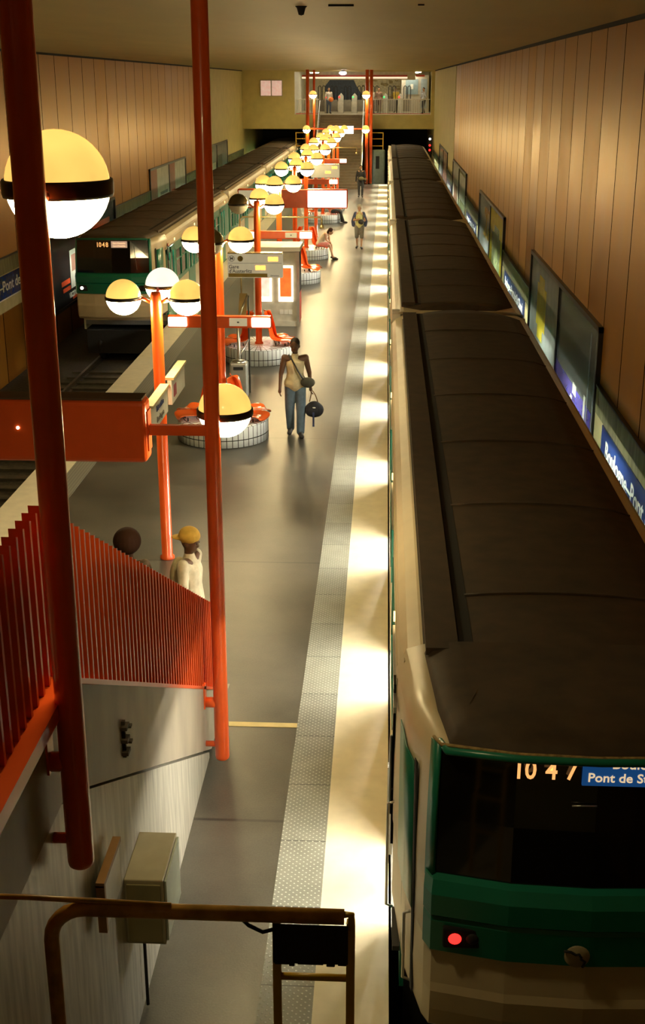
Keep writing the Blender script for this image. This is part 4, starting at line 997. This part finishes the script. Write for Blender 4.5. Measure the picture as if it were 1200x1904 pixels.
mb().box(-4.6, 1.9, 87.2, 87.3, 6.42, 7.02).build('hall_fascia', mat('pale_fascia', (.6, .55, .38), .5), kind='structure')
t = thing('fascia_sign', 'long red and white fascia strip under the ceiling of the far gallery', 'sign', (-1.5, 86.5, 6.6))
mb().box(-5.7, 1.35, 86.45, 86.52, 6.62, 6.73).build('red_stripe', mat('red_strip', (.5, .05, .03), .4), t)
mb().box(-5.7, 1.35, 86.44, 86.53, 6.50, 6.61).build('lit_stripe', mat('lit_strip', (1, .8, .55), emit=.7, var=0), t)
mb().box(1.9, 2.5, 86.45, 86.52, 6.62, 6.74).build('red_plate', mat('red_strip2', (.7, .08, .03), .4), t)
for xx in (-5.5, 1.2): mb().box(xx, xx + .05, 86.46, 86.5, 6.73, 7.02).build('hanger', M_steel, t)
# mural on the back wall, ticket booth
m = mb(); m.box(-4.9, 1.0, 97.9, 97.99, 4.9, 6.6, 0); random.seed(5)
m.prism([(-4.6, 4.9), (-4.7, 6.0), (-4.2, 6.6), (-2.6, 6.6), (-2.3, 6.0), (-1.9, 5.4), (-2.0, 4.9)], 'y', 97.86, 97.91, 1)
for i in range(26):
    cx, cz = random.uniform(-1.8, .9), random.uniform(5.0, 6.5); m.ell((cx, 97.88, cz), random.uniform(.08, .25), .03, random.uniform(.04, .12), 8, 5, 2)
m.build('mural', [mat('cream_mosaic', (.6, .52, .3), .5, var=.25, scale=8), mat('dark_blue_mosaic', (.03, .045, .07), .5, var=.4, scale=9), mat('ochre_mosaic', (.4, .3, .12), .5, var=.3)], label='cream and dark blue mural on the back wall of the far hall', cat='mural', loc=(-2, 97.95, 4.9))
t = thing('ticket_booth', 'pale booth with a blue-grey window at the right of the far hall', 'booth', (2.0, 94, 4.22))
mb().box(1.05, 3.0, 93.5, 96, 4.22, 6.75).build('walls', mat('booth_grey', (.5, .45, .36), .5), t)
mb().box(1.35, 2.25, 93.45, 93.5, 5.45, 6.5).build('window', mat('booth_glass', (.25, .33, .36), .2), t)
mb().box(1.7, 1.9, 93.43, 93.45, 5.8, 6.15).build('notice', M_white, t)
mb().box(2.45, 2.9, 93.45, 93.5, 4.5, 6.5).build('door', mat('booth_door', (.3, .36, .4), .4), t)
# turnstiles
GX = [-5.0, -4.15, -3.2, -2.25, -1.3, -.1, .95]
gl_ = [M_red, M_red, M_red, M_green_l, M_green_l, M_green_l, M_red]
gn = ['first from the left', 'second from the left', 'third from the left', 'in the middle', 'fifth from the left', 'sixth from the left', 'farthest right']
for x, l_, nme in zip(GX, gl_, gn):
    t = thing('ticket_gate', 'grey ticket gate with a looped guard, ' + nme + ' of the far row', 'turnstile', (x, 90, 4.22), 0, 'ticket gates in the far hall')
    mb().prism([(x - .18, 4.22), (x + .18, 4.22), (x + .18, 5.35), (x, 5.55), (x - .18, 5.35)], 'y', 89.6, 90.7).build('cabinet', mat('gate_grey', (.42, .4, .33), .4), t)
    for dx in (.22, .5): mb().tube([(x + dx, 89.9, 5.1), (x + dx, 89.9, 5.95), (x + dx + .06, 89.9, 6.03), (x + dx + .14, 89.9, 6.03), (x + dx + .2, 89.9, 5.95), (x + dx + .2, 89.9, 5.1)], .025, 8).build('guard_loop', M_rib, t)
    mb().box(x + .2, x + .72, 89.88, 89.92, 4.35, 5.12).build('gate_flap', mat('gate_flap', (.2, .18, .14), .4), t)
    mb().ell((x - .1, 89.58, 5.3), .06, .02, .06, 10, 6).build('signal_lamp', l_, t)
# far cage, cabinet, signal
t = thing('cage_frame', 'yellow ladder frame at the right of the far stairs', 'ladder', (-.6, 84, 0))
for x in (-.95, -.2): mb().box(x - .03, x + .03, 84.0, 84.06, -.6, 3.15).build('stile', M_yellow, t)
for z in (3.13, 2.75, 2.3, 1.9): mb().box(-.95, -.2, 84.0, 84.05, z - .025, z + .025).build('rung', M_yellow, t)
t = thing('cage_frame', 'yellow ladder frame at the left of the far stairs', 'ladder', (-5.6, 84, 0))
for x in (-5.95, -5.3): mb().box(x - .03, x + .03, 84.0, 84.06, -.3, 3.15).build('stile', M_yellow, t)
for z in (3.13, 2.75, 2.3): mb().box(-5.95, -5.3, 84.0, 84.05, z - .025, z + .025).build('rung', M_yellow, t)
t = thing('equipment_cabinet', 'grey-green equipment cabinet beside the far stairs', 'cabinet', (-.5, 83, 0))
mb().box(-.92, -.05, 83.2, 83.7, -.6, 2.1).build('body', M_gridmetal, t, bevel=.12)
mb().box(-.66, -.42, 83.17, 83.21, .9, 1.7).build('dial_panel', M_rib, t)
t = thing('tunnel_signal', 'signal post with two red lamps at the right tunnel mouth', 'signal', (2.9, 84, -1))
mb().tube([(2.95, 84.1, -1.15), (2.95, 84.1, 3.0)], .04, 8).build('post', M_black, t)
mb().box(2.80, 3.05, 84.0, 84.1, 1.8, 3.0).build('head', M_black, t)
for z, m_ in ((2.75, M_white_l), (2.35, M_red), (2.05, M_red)): mb().ell((2.88, 83.98, z), .07, .03, .07, 10, 6).build('lens', m_, t)

# ================================================================= PEOPLE
def skinmat(n, c): return mat('skin_' + n, c, .5, var=.08, scale=20)
def person(label, loc, rotz, J, skin, hairc, cloth, vox=.012, H=1.75, group=None, hair='short', female=False, extra=None):
    """J: joint positions in a local frame facing -Y, metres for a 1.75 m body; cloth: list of (name, material, [(j0,j1,r0,r1,fx)...])"""
    k = H / 1.75
    t = thing('person', label, 'person', (0, 0, 0), 0, group)
    j = {a: Vector(p) for a, p in J.items() if a not in ('shoemat', 'face')}
    b = mb(); hd = j['head']; nk = j['neck']
    fwd = Vector(J.get('face', (0, -1, 0))).normalized()
    side = fwd.cross(Vector((0, 0, 1))).normalized(); up = side.cross(fwd).normalized()
    q = Matrix((side, fwd, up)).transposed().to_4x4()
    hb = mb().ell((0, 0, .02), .074, .092, .108, 18, 14).ell((0, .028, -.055), .055, .062, .06).ell((0, .095, -.012), .013, .018, .022, 8, 6).ell((0, .085, -.062), .024, .012, .010, 8, 6)
    for s_ in (-1, 1): hb.ell((s_ * .075, -.005, -.005), .010, .02, .03, 8, 6).ell((s_ * .03, .08, .03), .02, .012, .008, 8, 6)
    hb.xform(Matrix.Translation(hd) @ q @ Matrix.Scale(1.10, 4)); b.add(hb.v, hb.f, 0, True)
    b.bone(nk, hd - up * .05, .052, .050)
    sw = .165 if female else .185
    b.bone(j['pelvis'], j['waist'], .12, .105, fx=1.15); b.bone(j['waist'], j['chest'], .105, .125, fx=1.2); b.bone(j['chest'], nk - Vector((0, 0, .03)), .12, .06)
    for s_ in 'LR':
        b.bone(j['chest'] + Vector((0, 0, .06)), j['sh' + s_], .085, .064)
        b.bone(j['sh' + s_], j['el' + s_], .060, .043); b.bone(j['el' + s_], j['wr' + s_], .040, .026)
        b.bone(j['hip' + s_], j['kn' + s_], .085, .055); b.bone(j['kn' + s_], j['an' + s_], .054, .036)
        b.bone(j['pelvis'], j['hip' + s_], .11, .09)
        b.bone(j['an' + s_], j['to' + s_], .036, .028)
        # hand: palm, four fingers, thumb
        wr = j['wr' + s_]; d = (wr - j['el' + s_]).normalized(); cr = d.cross(Vector((0, 1, 0)))
        cr = cr.normalized() if cr.length > .1 else Vector((1, 0, 0)); ac = d.cross(cr).normalized()
        pc = wr + d * .05
        b.bone(wr, pc, .026, .032)
        for i, (o, ln) in enumerate(((-.026, .062), (-.009, .072), (.009, .068), (.026, .052))):
            r0_ = pc + ac * o + d * .02; m1 = r0_ + d * ln * .55 + cr * .012; m2 = m1 + d * ln * .4 + cr * .022
            b.bone(pc + ac * o, r0_, .0105, .010, 8); b.bone(r0_, m1, .010, .009, 8); b.bone(m1, m2, .009, .0075, 8)
        b.bone(wr + d * .02 - ac * .02, pc - ac * .05 + cr * .012, .012, .010, 8); b.bone(pc - ac * .05 + cr * .012, pc - ac * .052 + d * .035 + cr * .02, .010, .008, 8)
    b.build('body', skin, t, voxel=vox)
    for (nm, m_, bones) in cloth:
        c = mb()
        for bn in bones:
            a0, a1, r0, r1 = bn[:4]; fx = bn[4] if len(bn) > 4 else 1.0
            pa = j[a0] if isinstance(a0, str) else Vector(a0); pb = j[a1] if isinstance(a1, str) else Vector(a1)
            c.bone(pa, pb, r0, r1, 14, fx)
        c.build(nm, m_, t, voxel=max(vox, .012))
    hm = mb()
    if hair == 'short': hm.ell((0, -.012, .045), .080, .094, .092, 16, 10)
    elif hair == 'long': hm.ell((0, -.02, .04), .088, .10, .10, 16, 10).ell((0, -.06, -.03), .08, .06, .13)
    elif hair == 'afro': hm.ell((0, -.03, .05), .14, .15, .14, 18, 12)
    elif hair == 'bob': hm.ell((0, -.015, .04), .095, .10, .105, 16, 10)
    hm.xform(Matrix.Translation(hd) @ q @ Matrix.Scale(1.10, 4)); hm.build('hair', hairc, t, voxel=max(vox, .01))
    for s_ in (-1, 1): mb().ell((s_ * .03, .088, .016), .011, .006, .006, 8, 6).xform(Matrix.Translation(hd) @ q @ Matrix.Scale(1.10, 4)).build('eye', M_ink, t)
    sh = mb()
    for s_ in 'LR':
        a, c = j['an' + s_], j['to' + s_]; d = (c - a); d.z = 0; d.normalize()
        lowz = min(a.z - .055, c.z - .03)
        sh.bone((a.x - d.x * .02, a.y - d.y * .02, a.z - .03), c + d * .03, .052, .044)
    sh.build('shoes', J.get('shoemat', M_ink), t, voxel=.012)
    if extra: extra(t, j)
    t.location = loc; t.rotation_euler = (0, 0, rotz); t.scale = (k, k, k)
    return t
def stand(step=.0, arm=.0, w=.18, hipw=.09, arms=None, female=False):
    J = dict(pelvis=(0, 0, .95), waist=(0, 0, 1.12), chest=(0, 0, 1.30), neck=(0, .0, 1.47), head=(0, -.01, 1.635),
             shL=(w, 0, 1.42), shR=(-w, 0, 1.42), elL=(w + .07, .02 + arm, 1.13), elR=(-w - .07, .02 - arm, 1.13), wrL=(w + .09, -.04 + arm * 1.6, .88), wrR=(-w - .09, -.04 - arm * 1.6, .88),
             hipL=(hipw, 0, .90), hipR=(-hipw, 0, .90), knL=(hipw + .01, -step * .55 - .02, .49), knR=(-hipw - .01, step * .25 - .02, .49),
             anL=(hipw, -step * .8, .085), anR=(-hipw, step, .095 + abs(step) * .1), toL=(hipw + .02, -step * .8 - .15, .035), toR=(-hipw - .02, step - .14, .045))
    if arms: J.update(arms)
    return J
SK_D = skinmat('dark', (.10, .045, .02)); SK_L = skinmat('light', (.48, .27, .16)); SK_M = skinmat('tan', (.35, .18, .09))
H_B = mat('black_hair', (.012, .009, .007), .6); H_G = mat('grey_hair', (.55, .5, .38), .6, var=.2); H_Br = mat('brown_hair', (.035, .015, .008), .85, spec=.15)
CL_ = lambda n, c: mat('cloth_' + n, c, .8, var=.15, scale=14, bump=.2)
jeans = CL_('faded_jeans', (.10, .15, .20)); tank = CL_('cream_vest', (.55, .46, .27)); dark = CL_('black', (.02, .018, .016))
def trousers(m, w=.0, end='an'):
    L_ = [('pelvis', 'hipL', .13, .105), ('pelvis', 'hipR', .13, .105), ('pelvis', 'waist', .135, .118, 1.1)]
    for s_ in 'LR': L_ += [('hip' + s_, 'kn' + s_, .105, .075 + w), ('kn' + s_, 'an' + s_, .072 + w, .06 + w)]
    return ('trousers', m, L_)
def top(m, sleeves=0, name='shirt'):
    L_ = [((0, 0, .95) if name == 'sleeveless_top' else 'pelvis', 'waist', .150, .128, 1.2), ('waist', 'chest', .122, .138, 1.22), ('chest', 'neck', .13, .062)]
    if name == 'sleeveless_top': L_ += [((-.08, 0, .96), (.08, 0, .96), .125, .125)]
    for s_ in 'LR':
        L_ += [('chest', 'sh' + s_, .105, .066 if sleeves else .045)]
        if sleeves: L_ += [('sh' + s_, 'el' + s_, .066, .056)]
        if sleeves > 1: L_ += [('el' + s_, 'wr' + s_, .054, .042)]
    return (name, m, L_)
# 1. the walking man
def man_extra(t, j):
    mb().tube([(-.11, -.03, 1.475), (-.05, -.125, 1.40), (.03, -.165, 1.25), (.12, -.175, 1.10), (.18, -.14, 1.02)], .014, 8).build('bag_strap', M_ink, t)
    mb().tube([(-.11, -.03, 1.475), (-.10, .08, 1.40), (.0, .15, 1.25), (.15, .13, 1.05), (.2, .02, 1.0)], .014, 8).build('bag_strap', M_ink, t)
P1 = person('man in a cream sleeveless top and faded jeans walking towards the camera', (-1.60, 21.95, 0), math.radians(4),
       dict(stand(.12, .04, .185), face=(-.25, -1, -.15), shoemat=M_ink), SK_D, H_B, [top(tank, 0, 'sleeveless_top'), trousers(jeans, .014)], .009, 1.80, extra=man_extra)
b = mb().ell((-1.36, 21.82, 1.03), .135, .07, .10, 18, 12)
b.build('shoulder_bag', CL_('olive_bag', (.05, .05, .035)), label='small dark olive shoulder bag at the walking man\'s hip', cat='bag', loc=(-1.36, 21.82, .93), voxel=.012)
t = thing('holdall', 'black rounded holdall with a dangling strap, carried in the walking man\'s hand', 'bag', (-1.25, 21.85, .35))
mb().ell((-1.245, 21.85, .52), .155, .13, .155, 20, 12).bone((-1.29, 21.85, .51), (-1.20, 21.85, .51), .135, .135).build('body', CL_('black_nylon', (.012, .012, .018)), t, voxel=.014)
mb().tube([(-1.33, 21.85, .66), (-1.30, 21.87, .80), (-1.305, 21.88, .86), (-1.27, 21.88, .86), (-1.22, 21.86, .78), (-1.18, 21.85, .66)], .010, 8).build('handle', CL_('tan_strap', (.2, .12, .06)), t)
mb().box(-1.27, -1.235, 21.72, 21.735, .22, .52).build('dangling_strap', CL_('navy_strap', (.02, .03, .09)), t)
mb().ell((-1.24, 21.72, .58), .03, .012, .012, 8, 6).build('patch', M_white, t)
# 2. grey-haired woman
def w2(t, j):
    c = mb()
    for s_ in (-1, 1): c.bone((s_ * .16, 0, 1.42), (s_ * .27, .02, 1.1), .075, .07); c.bone((s_ * .27, .02, 1.1), (s_ * .24, .06, .95), .07, .08)
    c.build('open_jacket', CL_('navy_jacket', (.05, .06, .12)), t, voxel=.015)
person('grey-haired woman in yellow top and grey knee-length shorts holding her bag', (-1.0, 49.27, 0), 0,
       dict(stand(.10, 0, .165, arms=dict(elL=(.24, -.02, 1.14), wrL=(.08, -.20, 1.08), elR=(-.24, -.02, 1.14), wrR=(-.06, -.20, 1.20)))), SK_L, H_G,
       [top(CL_('pale_yellow', (.55, .5, .2)), 0, 't_shirt'), ('shorts', CL_('grey_shorts', (.14, .13, .10)), [('pelvis', 'hipL', .145, .12), ('pelvis', 'hipR', .145, .12), ('hipL', 'knL', .12, .09), ('hipR', 'knR', .12, .09)])], .012, 1.68, extra=w2, hair='bob', female=True)
mb().ell((-.93, 49.02, 1.06), .12, .06, .10, 14, 10).build('handbag', dark, label='dark handbag clutched by the grey-haired woman', cat='bag', loc=(-.93, 49.02, .96), voxel=.015)
# 3. dark-clad person further back
person('person in a black top and dark trousers standing before the far stairs', (-1.42, 72.5, 0), 0, stand(.08, 0, .18), SK_M, H_B, [top(dark, 2, 'jumper'), trousers(CL_('charcoal', (.03, .028, .025)))], .02, 1.76)
mb().ell((-1.38, 72.28, 1.05), .17, .07, .11, 14, 10).ell((-1.15, 72.4, 1.0), .09, .07, .09, 10, 8).build('waist_bag', CL_('khaki', (.14, .12, .05)), label='khaki bag held at the waist of the person in black', cat='bag', loc=(-1.38, 72.28, .9), voxel=.02)
# 4. seated bent-over woman (faces +x, local -Y forward -> rotate +90)
def seated(lean, head_dz=0.0, face=(0, -1, -.6)):
    return dict(pelvis=(0, 0, .60), waist=(0, -.04 - lean * .25, .76), chest=(0, -.08 - lean * .7, .93), neck=(0, -.12 - lean * 1.05, 1.08 - max(0, lean) * .15), head=(0, -.18 - lean * 1.3, 1.20 - max(0, lean) * .25 + head_dz),
                shL=(.165, -.10 - lean * .95, 1.02 - max(0, lean) * .1), shR=(-.165, -.10 - lean * .95, 1.02 - max(0, lean) * .1), elL=(.2, -.22 - lean * .6, .78), elR=(-.2, -.22 - lean * .6, .78), wrL=(.08, -.42, .70), wrR=(-.08, -.42, .70),
                hipL=(.09, -.04, .58), hipR=(-.09, -.04, .58), knL=(.11, -.46, .56), knR=(-.11, -.46, .56), anL=(.10, -.50, .10), anR=(-.12, -.62, .10), toL=(.11, -.64, .04), toR=(-.12, -.76, .04), face=face)
person('woman in a pale sleeveless top bent over on an orange bench seat', (-2.42, 46.15, 0), PI / 2 - .25, seated(.22, -.05), SK_L, H_Br,
       [top(CL_('cream_top', (.6, .52, .38)), 0, 'vest_top'), ('skirt', CL_('pink_skirt', (.6, .22, .2)), [('pelvis', 'hipL', .13, .11), ('pelvis', 'hipR', .13, .11), ('hipL', (.1, -.34, .57), .11, .09), ('hipR', (-.1, -.34, .57), .11, .09), ('hipL', 'hipR', .11, .11)])], .012, 1.62, hair='long', female=True)
# 5. leaning person
person('person with black trousers leaning back on a far orange bench seat', (-2.50, 58.75, 0), PI / 2 - .1, seated(-.12, 0, (0, -1, -.2)), SK_L, H_B,
       [top(CL_('coral_top', (.6, .2, .12)), 0, 'top'), trousers(dark)], .016, 1.62, hair='bob', female=True)
# 6 / 7. two people near the foot of the near stairs
def pk(t, j):
    mb().ell((0, .13, 1.22), .15, .09, .22, 14, 10).build('backpack', CL_('sand_pack', (.36, .30, .17)), t, voxel=.02)
    c = mb().ell((0, 0, .055), .09, .105, .09, 16, 10).ell((0, .10, .03), .07, .08, .018); c.xform(Matrix.Translation(j['head']) @ Matrix.Scale(1.16, 4)); c.build('cap', CL_('ochre_cap', (.52, .32, .05)), t, voxel=.012)
person('person in an ochre cap and pale jacket beside the slatted railing', (-2.02, 12.0, 0), math.radians(75),
       dict(stand(.14, .05, .18), face=(0, -1, -.3)), SK_D, H_B, [top(CL_('pale_jacket', (.48, .42, .29)), 2, 'jacket'), trousers(CL_('grey_green_trousers', (.2, .22, .18)))], .012, 1.74, extra=pk)
person('person with bushy dark brown hair, only the head showing over the railing', (-2.66, 11.95, 0), math.radians(170),
       dict(stand(.10, .05, .18)), SK_D, H_Br, [top(CL_('brown_coat', (.12, .08, .05)), 2, 'jacket'), trousers(dark)], .014, 1.70, hair='afro')
# 8.. people in the far hall
fp = [(-4.02, 89.2, 'person with an orange bag at the left of the far ticket gates', CL_('white_shirt', (.5, .45, .38)), CL_('blue_jeans', (.08, .1, .16))),
      (-1.05, 89.0, 'person in a pale top beside the globe at the far ticket gates', CL_('white_top', (.6, .58, .5)), CL_('brown_trousers', (.12, .07, .05))),
      (-.55, 89.2, 'person in brown next to the one in a pale top at the far gates', CL_('brown_top', (.2, .12, .08)), CL_('brown_trousers', (.12, .07, .05))),
      (.62, 91.6, 'person in a yellow top beyond the far ticket gates', CL_('yellow_top', (.6, .4, .05)), dark),
      (2.55, 89.5, 'person in dark trousers walking at the far right of the gallery', CL_('grey_top', (.3, .3, .3)), dark)]
for x, y, lab, a, c in fp:
    person(lab, (x, y, 4.22), random.uniform(-1, 1), stand(.15, .04), SK_M, H_B, [top(a, 1), trousers(c)], .03, 1.7, group='people in the far ticket hall')
mb().ell((-3.85, 89.0, 5.15), .16, .08, .16, 12, 8).build('handbag', CL_('orange_bag', (.75, .2, .04)), label='orange bag carried by the person left of the far gates', cat='bag', loc=(-3.85, 89, 5))
